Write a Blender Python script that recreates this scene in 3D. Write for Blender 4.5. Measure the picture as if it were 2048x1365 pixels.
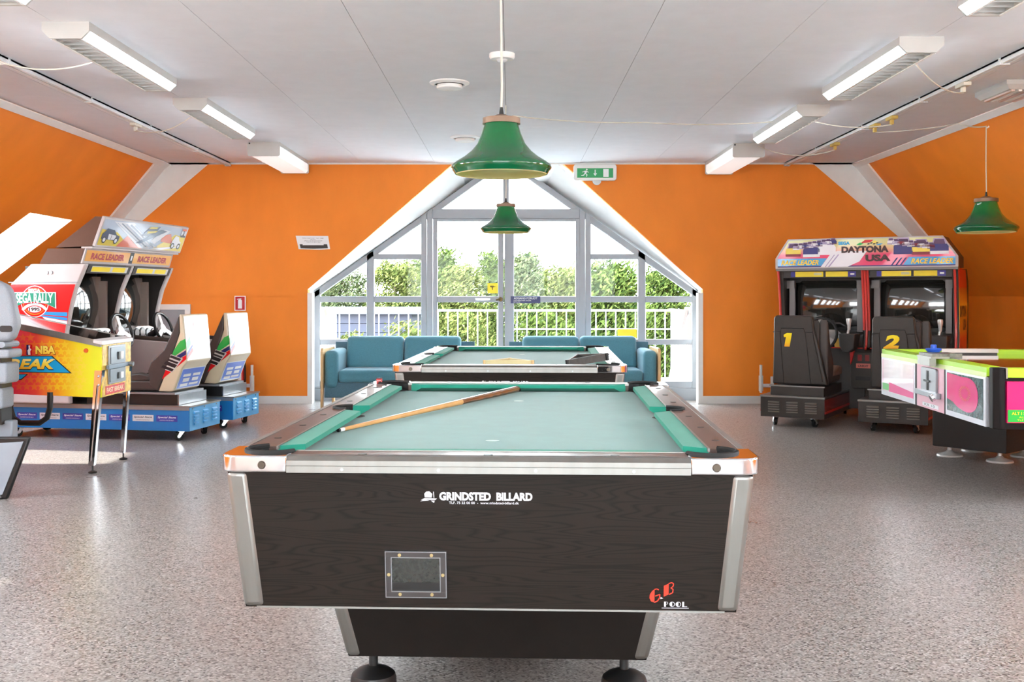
import bpy, bmesh, math, random
from mathutils import Vector, Matrix
for _o in list(bpy.data.objects): bpy.data.objects.remove(_o)
S = bpy.context.scene; COL = S.collection
random.seed(7)
PI = math.pi

# ---------------------------------------------------------------- camera
F, H, CX, CY = 2121.0, 1.217, 1022.0, 590.0      # focal length in pixels, eye height, vanishing point
cam = bpy.data.cameras.new('camera'); cam.sensor_width = 36; cam.lens = 36 * F / 2048
cam.shift_x = (1024 - CX) / 2048; cam.shift_y = (CY - 682.5) / 2048
cam.clip_start = 0.05; cam.clip_end = 300
camo = bpy.data.objects.new('camera', cam); COL.objects.link(camo)
camo.location = (0, 0, H); camo.rotation_euler = (PI / 2, 0, 0); S.camera = camo

# ---------------------------------------------------------------- sky, sun, exposure
w = bpy.data.worlds.new('sky'); S.world = w; w.use_nodes = True
nt = w.node_tree; nt.nodes.clear()
out = nt.nodes.new('ShaderNodeOutputWorld'); bg = nt.nodes.new('ShaderNodeBackground')
tc = nt.nodes.new('ShaderNodeTexCoord'); sp = nt.nodes.new('ShaderNodeSeparateXYZ'); rp = nt.nodes.new('ShaderNodeValToRGB')
nt.links.new(tc.outputs['Generated'], sp.inputs[0]); nt.links.new(sp.outputs['Z'], rp.inputs[0])
rp.color_ramp.elements[0].color = (0.95, 0.98, 1, 1); rp.color_ramp.elements[0].position = 0.0
rp.color_ramp.elements[1].color = (0.66, 0.81, 1, 1); rp.color_ramp.elements[1].position = 1.0
nt.links.new(rp.outputs[0], bg.inputs[0]); bg.inputs[1].default_value = 11.5
nt.links.new(bg.outputs[0], out.inputs[0])
sun = bpy.data.lights.new('sun', 'SUN'); sun.energy = 6.0; sun.angle = 0.03; sun.color = (1, 0.95, 0.86)
suno = bpy.data.objects.new('sun', sun); COL.objects.link(suno)
suno.rotation_euler = Vector((1.6, -.6, -1.85)).to_track_quat('-Z', 'Y').to_euler(); suno.location = (-20, 25, 20)
S.view_settings.view_transform = 'Standard'; S.view_settings.look = 'None'
S.view_settings.gamma = 1; S.view_settings.use_curve_mapping = False
S.view_settings.exposure = 1.25
LAMP_FILL = 4.5            # glow added to the fixtures' side diffusers to brighten the room

# ---------------------------------------------------------------- helpers
def lin(c):
    if isinstance(c, str): c = tuple(int(c[i:i + 2], 16) for i in (1, 3, 5))
    return tuple((v / 255 / 12.92 if v / 255 <= .04045 else ((v / 255 + .055) / 1.055) ** 2.4) for v in c) + (1,)
MATS = {}
def M(name, col=None, rough=.5, metal=0, var=0, vscale=8, bump=0, bscale=40, coat=0, emit=0, stretch=None, spec=.5, sheen=0):
    if name in MATS: return MATS[name]
    m = bpy.data.materials.new(name); m.use_nodes = True; MATS[name] = m
    n, l = m.node_tree.nodes, m.node_tree.links
    b = n['Principled BSDF']; c = lin(col)
    b.inputs['Base Color'].default_value = c; b.inputs['Roughness'].default_value = rough
    b.inputs['Metallic'].default_value = metal; b.inputs['Coat Weight'].default_value = coat
    b.inputs['Coat Roughness'].default_value = .05; b.inputs['Specular IOR Level'].default_value = spec
    if sheen: b.inputs['Sheen Weight'].default_value = sheen
    t = n.new('ShaderNodeTexCoord'); mp = n.new('ShaderNodeMapping'); l.new(t.outputs['Object'], mp.inputs[0])
    if stretch: mp.inputs['Scale'].default_value = stretch
    no = n.new('ShaderNodeTexNoise'); no.inputs['Scale'].default_value = vscale; no.inputs['Detail'].default_value = 5
    l.new(mp.outputs[0], no.inputs['Vector'])
    v = var if var else .03
    mr = n.new('ShaderNodeMapRange'); mr.inputs['From Min'].default_value = .3; mr.inputs['From Max'].default_value = .7
    mr.inputs['To Min'].default_value = 1 - v; mr.inputs['To Max'].default_value = 1 + v
    l.new(no.outputs[0], mr.inputs['Value'])
    mx = n.new('ShaderNodeMix'); mx.data_type = 'RGBA'; mx.blend_type = 'MULTIPLY'; mx.inputs['Factor'].default_value = 1
    mx.inputs['A'].default_value = c; l.new(mr.outputs[0], mx.inputs['B']); l.new(mx.outputs['Result'], b.inputs['Base Color'])
    if bump:
        nb = n.new('ShaderNodeTexNoise'); nb.inputs['Scale'].default_value = bscale; nb.inputs['Detail'].default_value = 3
        l.new(mp.outputs[0], nb.inputs['Vector'])
        bp = n.new('ShaderNodeBump'); bp.inputs['Strength'].default_value = bump; bp.inputs['Distance'].default_value = .01
        l.new(nb.outputs[0], bp.inputs['Height']); l.new(bp.outputs[0], b.inputs['Normal'])
    if emit:
        b.inputs['Emission Color'].default_value = c; b.inputs['Emission Strength'].default_value = emit
    return m

def grad(name, axis, a, b_, stops, rough=.35, coat=.3, extra=None):
    """colour ramp along one object axis: printed artwork"""
    m = bpy.data.materials.new(name); m.use_nodes = True; MATS[name] = m
    n, l = m.node_tree.nodes, m.node_tree.links; b = n['Principled BSDF']
    b.inputs['Roughness'].default_value = rough; b.inputs['Coat Weight'].default_value = coat
    t = n.new('ShaderNodeTexCoord'); s = n.new('ShaderNodeSeparateXYZ'); l.new(t.outputs['Object'], s.inputs[0])
    mr = n.new('ShaderNodeMapRange'); mr.inputs['From Min'].default_value = a; mr.inputs['From Max'].default_value = b_
    l.new(s.outputs['XYZ'.index(axis)], mr.inputs['Value'])
    r = n.new('ShaderNodeValToRGB'); e = r.color_ramp.elements
    while len(e) < len(stops): e.new(.5)
    for i, (p, c) in enumerate(stops): e[i].position = p; e[i].color = lin(c)
    l.new(mr.outputs[0], r.inputs[0]); l.new(r.outputs[0], b.inputs['Base Color'])
    return m

def glass_mat(name, tint=(1, 1, 1), refl=1.0, ior=1.45):
    m = bpy.data.materials.new(name); m.use_nodes = True; MATS[name] = m
    n, l = m.node_tree.nodes, m.node_tree.links; n.clear()
    o = n.new('ShaderNodeOutputMaterial'); mx = n.new('ShaderNodeMixShader'); tr = n.new('ShaderNodeBsdfTransparent'); gl = n.new('ShaderNodeBsdfGlossy')
    tr.inputs[0].default_value = (*tint, 1); gl.inputs['Roughness'].default_value = .02
    fr = n.new('ShaderNodeFresnel'); fr.inputs[0].default_value = ior
    ma = n.new('ShaderNodeMath'); ma.operation = 'MULTIPLY'; ma.inputs[1].default_value = refl
    l.new(fr.outputs[0], ma.inputs[0]); l.new(ma.outputs[0], mx.inputs[0]); l.new(tr.outputs[0], mx.inputs[1]); l.new(gl.outputs[0], mx.inputs[2])
    l.new(mx.outputs[0], o.inputs[0]); return m

class MB:
    def __init__(s): s.v = []; s.f = []; s.m = []; s.smooth = []
    def add(s, vs, fs, mi=0):
        k = len(s.v); s.v += [tuple(p) for p in vs]; s.f += [tuple(i + k for i in f) for f in fs]; s.m += [mi] * len(fs); return s
    def hexa(s, a, b, mi=0):          # two quads (4 points each) joined to a solid
        return s.add(list(a) + list(b), [(3, 2, 1, 0), (4, 5, 6, 7), (0, 1, 5, 4), (1, 2, 6, 5), (2, 3, 7, 6), (3, 0, 4, 7)], mi)
    def box(s, x0, x1, y0, y1, z0, z1, mi=0):
        return s.hexa([(x0, y0, z0), (x1, y0, z0), (x1, y1, z0), (x0, y1, z0)], [(x0, y0, z1), (x1, y0, z1), (x1, y1, z1), (x0, y1, z1)], mi)
    def frus(s, cx, cy, hx0, hy0, z0, hx1, hy1, z1, mi=0):
        return s.hexa([(cx - hx0, cy - hy0, z0), (cx + hx0, cy - hy0, z0), (cx + hx0, cy + hy0, z0), (cx - hx0, cy + hy0, z0)],
                      [(cx - hx1, cy - hy1, z1), (cx + hx1, cy - hy1, z1), (cx + hx1, cy + hy1, z1), (cx - hx1, cy + hy1, z1)], mi)
    def prism(s, pts, pl, a, b, mi=0, mcap=None):
        def q(p, t): return {'xy': (p[0], p[1], t), 'xz': (p[0], t, p[1]), 'yz': (t, p[0], p[1])}[pl]
        n = len(pts); k = len(s.v)
        s.v += [q(p, a) for p in pts] + [q(p, b) for p in pts]
        fs = [tuple(range(n))[::-1], tuple(range(n, 2 * n))] + [(i, (i + 1) % n, n + (i + 1) % n, n + i) for i in range(n)]
        s.f += [tuple(i + k for i in f) for f in fs]; mc = mi if mcap is None else mcap
        s.m += [mc, mc] + [mi] * n; return s
    def poly(s, pts, mi=0): return s.add(pts, [tuple(range(len(pts)))], mi)
    def cyl(s, p0, p1, r0, r1=None, n=14, mi=0):
        r1 = r0 if r1 is None else r1; p0, p1 = Vector(p0), Vector(p1); d = (p1 - p0).normalized()
        u = d.orthogonal().normalized(); w_ = d.cross(u); vs = []
        for p, r in ((p0, r0), (p1, r1)):
            for i in range(n):
                a = 2 * PI * i / n; vs.append(p + (u * math.cos(a) + w_ * math.sin(a)) * r)
        return s.add(vs, [tuple(range(n))[::-1], tuple(range(n, 2 * n))] + [(i, (i + 1) % n, n + (i + 1) % n, n + i) for i in range(n)], mi)
    def tube(s, path, r, n=8, mi=0, closed=False):
        path = [Vector(p) for p in path]; N = len(path); vs = []; up = None
        for i, p in enumerate(path):
            if closed: t = (path[(i + 1) % N] - path[i - 1]).normalized()
            else: t = (path[min(i + 1, N - 1)] - path[max(i - 1, 0)]).normalized()
            if up is None: up = t.orthogonal().normalized()
            up = (up - t * up.dot(t)).normalized(); w_ = t.cross(up)
            rr = r[i] if isinstance(r, (list, tuple)) else r
            vs += [p + (up * math.cos(2 * PI * k / n) + w_ * math.sin(2 * PI * k / n)) * rr for k in range(n)]
        fs = []
        for i in range(N if closed else N - 1):
            j = (i + 1) % N
            fs += [(i * n + k, i * n + (k + 1) % n, j * n + (k + 1) % n, j * n + k) for k in range(n)]
        if not closed: fs += [tuple(range(n))[::-1], tuple(range((N - 1) * n, N * n))]
        return s.add(vs, fs, mi)
    def lathe(s, prof, c=(0, 0, 0), n=28, mi=0, T=None, caps=True):
        vs = []; m = len(prof)
        for r, z in prof:
            for i in range(n):
                a = 2 * PI * i / n; p = Vector((r * math.cos(a), r * math.sin(a), z))
                p = (T @ p if T else p) + Vector(c); vs.append(p)
        fs = [(j * n + i, j * n + (i + 1) % n, (j + 1) * n + (i + 1) % n, (j + 1) * n + i) for j in range(m - 1) for i in range(n)]
        if caps: fs += [tuple(range(n))[::-1], tuple(range((m - 1) * n, m * n))]
        return s.add(vs, fs, mi)
    def ball(s, c, r, mi=0, n=12, m=8):
        rr = r if isinstance(r, tuple) else (r, r, r); vs = []; fs = []
        for j in range(1, m):
            t = PI * j / m
            for i in range(n):
                a = 2 * PI * i / n; vs.append((c[0] + rr[0] * math.sin(t) * math.cos(a), c[1] + rr[1] * math.sin(t) * math.sin(a), c[2] + rr[2] * math.cos(t)))
        vs += [(c[0], c[1], c[2] + rr[2]), (c[0], c[1], c[2] - rr[2])]; T_, B_ = len(vs) - 2, len(vs) - 1
        fs = [(j * n + i, j * n + (i + 1) % n, (j + 1) * n + (i + 1) % n, (j + 1) * n + i) for j in range(m - 2) for i in range(n)]
        fs += [(T_, (i + 1) % n, i) for i in range(n)] + [(B_, (m - 2) * n + i, (m - 2) * n + (i + 1) % n) for i in range(n)]
        return s.add(vs, fs, mi)
    def mesh(s, name, mats, sharp=35, normals=True):
        me = bpy.data.meshes.new(name); me.from_pydata(s.v, [], s.f)
        for m in (mats if isinstance(mats, (list, tuple)) else [mats]): me.materials.append(m)
        me.polygons.foreach_set('material_index', s.m)
        if normals:
            bm = bmesh.new(); bm.from_mesh(me); bmesh.ops.recalc_face_normals(bm, faces=bm.faces); bm.to_mesh(me); bm.free()
        me.polygons.foreach_set('use_smooth', [True] * len(me.polygons)); me.set_sharp_from_angle(angle=math.radians(sharp)); me.update()
        return me
    def build(s, name, mats, parent=None, bevel=0, seg=2, sharp=35, **kw):
        return link(name, s.mesh(name, mats, sharp), parent, bevel, seg, **kw)
def link(name, me, parent=None, bevel=0, seg=2, label=None, cat=None, group=None, kind=None, loc=None, rot=None):
    o = bpy.data.objects.new(name, me); COL.objects.link(o); o.parent = parent
    if bevel:
        b = o.modifiers.new('edge', 'BEVEL'); b.width = bevel; b.segments = seg; b.limit_method = 'ANGLE'; b.angle_limit = math.radians(40)
    if loc: o.location = loc
    if rot: o.rotation_euler = rot
    return tag(o, label, cat, group, kind)
def tag(o, label=None, cat=None, group=None, kind=None):
    for k, v in (('label', label), ('category', cat), ('group', group), ('kind', kind)):
        if v: o[k] = v
    return o
def empty(name, label, cat, loc=(0, 0, 0), rz=0, group=None, kind=None):
    o = bpy.data.objects.new(name, None); COL.objects.link(o); o.location = loc; o.rotation_euler = (0, 0, rz); o.empty_display_size = .1
    return tag(o, label, cat, group, kind)
def copy_tree(o, parent=None):
    c = o.copy(); COL.objects.link(c); c.parent = parent
    for ch in list(o.children): copy_tree(ch, c)
    return c
_TX = {}
def text(s, name, mat, parent, at, xd=(1, 0, 0), up=(0, 0, 1), width=None, height=None, bold=0, shear=0, align='CENTER', depth=0, space=1):
    """flat lettering whose centre sits at a point"""
    cu = bpy.data.curves.new('t', 'FONT'); cu.body = s; cu.size = 1; cu.offset = bold; cu.shear = shear; cu.resolution_u = 3
    cu.space_character = space; cu.extrude = depth
    if not depth: cu.fill_mode = 'FRONT'
    t = bpy.data.objects.new('t', cu); COL.objects.link(t); dg = bpy.context.evaluated_depsgraph_get()
    me = bpy.data.meshes.new_from_object(t.evaluated_get(dg)); bpy.data.objects.remove(t)
    xs = [v.co.x for v in me.vertices]; ys = [v.co.y for v in me.vertices]
    x0, x1, y0, y1 = min(xs), max(xs), min(ys), max(ys)
    sx = width / (x1 - x0) if width else None; sy = height / (y1 - y0) if height else None
    sx = sx or sy; sy = sy or sx
    xd, up = Vector(xd).normalized(), Vector(up).normalized(); nn = xd.cross(up)
    ox = {'CENTER': (x0 + x1) / 2, 'LEFT': x0, 'RIGHT': x1}[align]; cyy = (y0 + y1) / 2
    for v in me.vertices: v.co = Vector(at) + xd * (v.co.x - ox) * sx + up * (v.co.y - cyy) * sy + nn * v.co.z
    me.materials.clear(); me.materials.append(mat)
    return link(name, me, parent)
def P(x, y, Y): return Vector(((x - CX) * Y / F, Y, H + (CY - y) * Y / F))
def arc(cx, cy, r, a0, a1, n): return [(cx + r * math.cos(math.radians(a0 + (a1 - a0) * i / n)), cy + r * math.sin(math.radians(a0 + (a1 - a0) * i / n))) for i in range(n + 1)]
def rrect(x0, x1, y0, y1, r, n=4):
    return arc(x1 - r, y0 + r, r, -90, 0, n) + arc(x1 - r, y1 - r, r, 0, 90, n) + arc(x0 + r, y1 - r, r, 90, 180, n) + arc(x0 + r, y0 + r, r, 180, 270, n)

# ---------------------------------------------------------------- shared materials
white = M('white_paint', (236, 235, 232), .45, var=.03); whitegloss = M('white_gloss', (240, 240, 238), .25)
ceil_m = M('ceiling_board', (232, 235, 240), .7, var=.02, bump=.05, bscale=60)
black = M('black_plastic', (24, 23, 23), .4, var=.1); rubber = M('black_rubber', (18, 18, 18), .7)
chrome = M('chrome', (225, 225, 228), .06, 1); alu = M('brushed_aluminium', (146, 144, 140), .42, 1, var=.06, vscale=30, stretch=(1, 1, .05))
steel = M('steel', (170, 172, 176), .3, 1, var=.08); graymetal = M('grey_metal', (150, 152, 156), .4, .6, var=.06)
pal = M('pale_wood', (222, 184, 130), .45, var=.12, vscale=6, stretch=(12, 12, 1)); red = M('red_paint', (214, 22, 24), .35, coat=.3)
yellow = M('yellow_print', (250, 224, 20), .4); navy = M('navy_print', (22, 30, 96), .35); paper = M('paper_white', (240, 240, 242), .6)
glass = glass_mat('window_glass', (.97, .985, .98), .15)
# ================================================================ the room
D, ZC, XS, SL, ZK = 11.85, 2.69, 3.83, 0.82, 1.2
XK = XS + SL * (ZC - ZK); Y0 = -4.5; RH = ZC - ZK
def floor_mat():
    m = M('speckled_vinyl', (176, 166, 158), .3); n, l = m.node_tree.nodes, m.node_tree.links; b = n['Principled BSDF']
    t = n.new('ShaderNodeTexCoord'); mp = n.new('ShaderNodeMapping'); mp.inputs['Scale'].default_value = (1, 1, 1); l.new(t.outputs['Object'], mp.inputs[0])
    wob = n.new('ShaderNodeTexNoise'); wob.inputs['Scale'].default_value = 90; l.new(mp.outputs[0], wob.inputs['Vector'])
    vo = n.new('ShaderNodeTexVoronoi'); vo.voronoi_dimensions = '2D'; vo.inputs['Scale'].default_value = 150; l.new(mp.outputs[0], vo.inputs['Vector'])
    sx = n.new('ShaderNodeSeparateColor'); l.new(vo.outputs['Color'], sx.inputs[0])
    r = n.new('ShaderNodeValToRGB'); r.color_ramp.interpolation = 'CONSTANT'; e = r.color_ramp.elements
    stops = [(0, (78, 71, 66)), (.1, (124, 116, 109)), (.3, (150, 143, 137)), (.62, (163, 157, 152)), (.9, (188, 184, 180))]
    while len(e) < 5: e.new(.5)
    for i, (p, c) in enumerate(stops): e[i].position = p; e[i].color = lin(c)
    l.new(sx.outputs[0], r.inputs[0])
    big = n.new('ShaderNodeTexNoise'); big.inputs['Scale'].default_value = 1.3; big.inputs['Detail'].default_value = 6; l.new(mp.outputs[0], big.inputs['Vector'])
    mr = n.new('ShaderNodeMapRange'); mr.inputs['To Min'].default_value = .92; mr.inputs['To Max'].default_value = 1.06; l.new(big.outputs[0], mr.inputs['Value'])
    mx = n.new('ShaderNodeMix'); mx.data_type = 'RGBA'; mx.blend_type = 'MULTIPLY'; mx.inputs['Factor'].default_value = 1
    l.new(r.outputs[0], mx.inputs['A']); l.new(mr.outputs[0], mx.inputs['B']); l.new(mx.outputs['Result'], b.inputs['Base Color'])
    rr = n.new('ShaderNodeMapRange'); rr.inputs['To Min'].default_value = .25; rr.inputs['To Max'].default_value = .33; l.new(big.outputs[0], rr.inputs['Value']); l.new(rr.outputs[0], b.inputs['Roughness'])
    bp = n.new('ShaderNodeBump'); bp.inputs['Strength'].default_value = .06; bp.inputs['Distance'].default_value = .004; l.new(wob.outputs[0], bp.inputs['Height']); l.new(bp.outputs[0], b.inputs['Normal'])
    return m
orange = M('orange_woven_wallpaper', (246, 138, 28), .6, var=.06, vscale=3, bump=.12, bscale=130, stretch=(1, 1, .5))
MB().box(-XK - .3, XK + .3, Y0, 12.3, -.12, 0).build('floor', floor_mat(), kind='structure', label='speckled warm grey vinyl floor with a dull sheen')

gap = M('panel_gap', (120, 118, 115), .9)
ce = MB().box(-XS - .05, XS + .05, Y0, D + .5, ZC + .004, ZC + .06).build('ceiling', gap, kind='structure', label='white board ceiling with thin panel joints')
COLW, PL = .81, 2.92; cols = [(-.04 + COLW * k) for k in range(-5, 6)]
for k in range(len(cols) - 1):
    x0, x1 = max(cols[k], -XS), min(cols[k + 1], XS)
    if k == 0: x0 = -XS
    if k == len(cols) - 2: x1 = XS
    y = (6.4 if k % 2 else 7.85) - 4 * PL
    while y < D:
        a, b_ = max(y, Y0), min(y + PL, D)
        if b_ - a > .05: MB().box(x0 + .0015, x1 - .0015, a + .0015, b_ - .0015, ZC, ZC + .004).build('ceiling_panel', ceil_m, ce)
        y += PL

def sp_(Y, t, side, off=0):      # a point on the sloped wall, off = outwards
    nx, nz = SL_N
    return (side * (XS + SL * t + nx * off), Y, ZC - t + nz * off)
_k = math.hypot(SL, 1); SL_N = (1 / _k, SL / _k)
SKY = {-1: [dict(a=9.1, b=10.95, n0=9.75, f0=10.68, n1=9.17, f1=10.1, t0=.72, t1=1.3)] + [dict(a=7.78, b=9.08, n0=7.98, f0=8.88, n1=7.98, f1=8.88, t0=.74, t1=1.4)] + [dict(a=y, b=y + 1.3, n0=y + .2, f0=y + 1.1, n1=y + .2, f1=y + 1.1, t0=.3, t1=1.38) for y in (4.3, 2.75, 1.2, -.4, -2.0)],
       1: [dict(a=y, b=y + 1.3, n0=y + .2, f0=y + 1.1, n1=y + .2, f1=y + 1.1, t0=.3, t1=1.38) for y in (4.5, 2.75, 1.2, -.4, -2.0)]}  # the evenly spaced ones, out of view, are added to brighten the room
wn = 2
for side, nm in ((-1, 'left'), (1, 'right')):
    mb = MB(); mb.box(*sorted((side * XK, side * (XK + .1))), Y0, D, 0, ZK)
    holes = sorted(SKY[side], key=lambda h: h['a']); y = Y0
    def q(*pts):
        mb.poly([sp_(Y, t, side) for Y, t in pts])
    for h in holes:
        q((y, 0), (h['a'], 0), (h['a'], RH), (y, RH)); a, b_ = h['a'], h['b']
        q((a, 0), (b_, 0), (h['f0'], h['t0']), (h['n0'], h['t0'])); q((a, RH), (b_, RH), (h['f1'], h['t1']), (h['n1'], h['t1']))
        q((a, 0), (h['n0'], h['t0']), (h['n1'], h['t1']), (a, RH)); q((b_, 0), (h['f0'], h['t0']), (h['f1'], h['t1']), (b_, RH)); y = b_
    q((y, 0), (D, 0), (D, RH), (y, RH))
    mb.build('wall_' + nm, orange, kind='structure', label='orange papered %s wall sloping up to the ceiling' % nm)
    for h in holes:
        cs = [(h['n0'], h['t0']), (h['f0'], h['t0']), (h['f1'], h['t1']), (h['n1'], h['t1'])]; e = .2
        cen = (sum(c[0] for c in cs) / 4, sum(c[1] for c in cs) / 4)
        def ins(c, d): return (c[0] + math.copysign(d, cen[0] - c[0]), c[1] + math.copysign(d, cen[1] - c[1]))
        r = empty('window_%d' % wn, 'skylight in the %s sloping wall, in a row mostly added for light' % nm, None, kind='structure'); wn += 1
        mb = MB(); mf = MB()
        for i in range(4):
            c0, c1 = cs[i], cs[(i + 1) % 4]
            mb.poly([sp_(*c0, side), sp_(*c1, side), sp_(*c1, side, e), sp_(*c0, side, e)])
            i0, i1 = ins(c0, .06), ins(c1, .06)
            mf.hexa([sp_(*c0, side, e - .04), sp_(*c1, side, e - .04), sp_(*i1, side, e - .04), sp_(*i0, side, e - .04)],
                    [sp_(*c0, side, e + .03), sp_(*c1, side, e + .03), sp_(*i1, side, e + .03), sp_(*i0, side, e + .03)])
        mb.build('reveal', white, r); mf.build('window_frame', white, r)
        MB().hexa([sp_(*ins(c, .055), side, e) for c in cs], [sp_(*ins(c, .055), side, e + .006) for c in cs]).build('pane', glass, r)
    sg = side
    # white boxed rafter in the far corner: a tapering face on the gable and a strip on the slope
    mb = MB().prism([(sg * 3.36, ZC), (sg * XS, ZC), (sg * 4.8, 1.5), (sg * 4.75, 1.5)], 'xz', D - .02, D)
    a = [sp_(Y, t, sg) for Y, t in ((D - .38, 0), (D, 0), (D, RH - .3), (D - .38, RH - .3))]; b_ = [sp_(Y, t, sg, -.02) for Y, t in ((D - .38, 0), (D, 0), (D, RH - .3), (D - .38, RH - .3))]
    mb.hexa(a, b_); mb.build('trim_%d' % (1 if sg < 0 else 2), white, kind='structure', label='white boxed rafter in the far %s corner' % nm)
    MB().prism([(sg * (XS - .03), ZC - .012), (sg * (XS + .0), ZC - .012), (sg * (XS + .035), ZC - .05), (sg * (XS + .02), ZC - .06), (sg * (XS - .03), ZC - .02)], 'xz', Y0, D).build('trim_%d' % (3 if sg < 0 else 4), white, kind='structure', label='white edge strip between ceiling and %s slope' % nm)
    MB().box(*sorted((sg * XK, sg * (XK - .015))), Y0, D, 0, .085).build('baseboard_' + nm, white, kind='structure', label='white baseboard of the %s wall' % nm)

# gable wall with the big window opening, and the wall behind the camera
def X_(px, Y=D): return (px - CX) * Y / F
def Z_(py, Y=D): return H + (CY - py) * Y / F
OL, OR_, OTL, OTR, OK_ = X_(616), X_(1405), X_(920), X_(1113), Z_(579)
mb = MB()
for sg, xo, xt in ((-1, OL, OTL), (1, OR_, OTR)):
    mb.prism([(sg * (XK + .1), 0), (xo, 0), (xo, ZK), (sg * (XK + .1), ZK)], 'xz', D, D + .1)
    mb.prism([(sg * (XK + .1), ZK), (xo, ZK), (xo, OK_), (xt, ZC + .06), (sg * XS, ZC + .06), (sg * (XK + .1), ZK)][:5] , 'xz', D - .015, D + .1)
mb.build('wall_back', orange, kind='structure', label='orange papered gable wall around the big window')
mb = MB(); mb.prism([(-XK - .1, 0), (XK + .1, 0), (XK + .1, ZK - .1), (-XK - .1, ZK - .1)], 'xz', Y0 - .1, Y0)
for sg in (-1, 1): mb.prism([(sg * (XK + .1), ZK - .1), (sg * 2.9, ZK - .1), (sg * 2.9, ZC + .06), (sg * XS, ZC + .06), (sg * (XK + .1), ZK)], 'xz', Y0 - .1, Y0)
mb.prism([(-2.9, 2.4), (2.9, 2.4), (2.9, ZC + .06), (-2.9, ZC + .06)], 'xz', Y0 - .1, Y0)
mb.build('wall_front', white, kind='structure', label='white end wall behind the camera')
r = empty('window_20', 'wide window added in the unseen end wall as fill light', None, (0, 0, 0), kind='structure')  # unseen window added to throw fill light on the fronts
for x in (-2.9, -.985, .915, 2.83): MB().box(x, x + .07, Y0 - .08, Y0 - .02, 1.1, 2.4).build('mullion', white, r)
for z in (1.1, 2.33): MB().box(-2.9, 2.9, Y0 - .08, Y0 - .02, z, z + .07).build('transom', white, r)
for x in (-2.83, -.915, .985): MB().box(x, x + 1.845, Y0 - .055, Y0 - .05, .1 + 1.07, 2.33).build('pane', glass, r)
mb = MB().box(-XK, OL - .0, D - .015, D, 0, .085).box(OR_, XK, D - .015, D, 0, .085)
mb.build('baseboard_back', white, kind='structure', label='white baseboard of the gable wall')
mb = MB().box(OL - .003, OL + .05, D - .02, D + .12, 0, OK_ - .04).box(OR_ - .05, OR_ + .003, D - .02, D + .12, 0, OK_ - .04)
mb.build('trim_5', white, kind='structure', label='white corner boards on both sides of the big window')
MB().box(-XS, XS, D - .02, D - .008, ZC - .018, ZC).build('trim_6', white, kind='structure', label='thin white strip along the top of the gable wall')

# ---------------------------------------------------------------- big gable window and doors
WY = 12.2
def wx(p): return (p - CX) * WY / F
def wz(p): return H + (CY - p) * WY / F
def dg(x): return 584 - (x - 628) * .7083 if x <= 1012 else 584 - (1396 - x) * .7083     # lower edge of the roof line, photo pixels
winm = M('window_white', (156, 159, 164), .35)
mb = MB()                                   # white plaster reveal between wall and frame
wl = [(OL, 0), (OL, OK_), (OTL, ZC), ((OTL + OTR) / 2, ZC), (OTR, ZC), (OR_, OK_), (OR_, 0)]
wi = [(wx(627), 0), (wx(627), wz(583)), (wx(930), wz(dg(930))), (wx(1012), wz(311)), (wx(1094), wz(dg(1094))), (wx(1397), wz(583)), (wx(1397), 0)]
for i in range(6): mb.poly([(wl[i][0], D - .016, wl[i][1]), (wl[i + 1][0], D - .016, wl[i + 1][1]), (wi[i + 1][0], WY + .09, wi[i + 1][1]), (wi[i][0], WY + .09, wi[i][1])])
mb.build('trim_7', white, kind='structure', label='white plaster reveal around the big gable window')
win = empty('window_1', 'big white framed gable window with slanting top', None, kind='structure')
def bar(name, pts, y0=WY, y1=WY + .08, parent=win, m=winm): return MB().prism([(wx(a), wz(b)) for a, b in pts], 'xz', y0, y1).build(name, m, parent, bevel=.006)
def rb(name, x0, x1, t_, b_, **k): return bar(name, [(x0, b_), (x1, b_), (x1, t_), (x0, t_)], **k)
for s in (0, 1):
    mx_ = (lambda x: x) if not s else (lambda x: 2024 - x)
    B = lambda nm, *pts, **k: bar(nm, [(mx_(a), b) for a, b in pts], **k)
    B('frame_post', (628, 777), (640, 777), (640, dg(640)), (628, 584))
    B('frame_slope', (628, 584), (1012, 312), (1012, 326), (628, 598), y1=WY + .1)
    B('mullion', (733, 777), (748, 777), (748, dg(748)), (733, dg(733)))
    B('mullion', (842, 808), (853, 808), (853, dg(853)), (842, dg(842)), y0=WY - .015)
    B('mullion', (854, 808), (865, 808), (865, dg(865)), (854, dg(854)), y0=WY - .015)
    for a, b, y0_, y1_ in ((748, 842, 508, 519), (640, 733, 593, 605), (748, 842, 593, 605), (640, 733, 679, 690), (748, 842, 679, 690), (640, 733, 763, 776), (748, 842, 763, 776)):
        B('transom', (a, y1_), (b, y1_), (b, y0_), (a, y0_))
    B('header_rail', (865, 438), (1006, 438), (1006, 418), (865, 418), y0=WY - .01)
    B('apron_panel', (628, 810), (842, 810), (842, 777), (628, 777), y0=WY + .01)
    g = lambda *pts: MB().prism([(wx(mx_(a)), wz(b)) for a, b in pts], 'xz', WY + .035, WY + .041).build('pane', glass, win)
    g((640, 593), (733, 593), (733, dg(733) + 13), (640, dg(640) + 13)); g((748, 508), (842, 508), (842, dg(842) + 13), (748, dg(748) + 13))
    for a, b, y0_, y1_ in ((748, 842, 519, 593), (640, 733, 605, 679), (748, 842, 605, 679), (640, 733, 690, 763), (748, 842, 690, 763)): g((a, y1_), (b, y1_), (b, y0_), (a, y0_))
    g((865, 418), (1006, 418), (1006, dg(1006) + 13), (865, dg(865) + 13))
rb('mullion', 1006, 1018, 318, 438)
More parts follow.
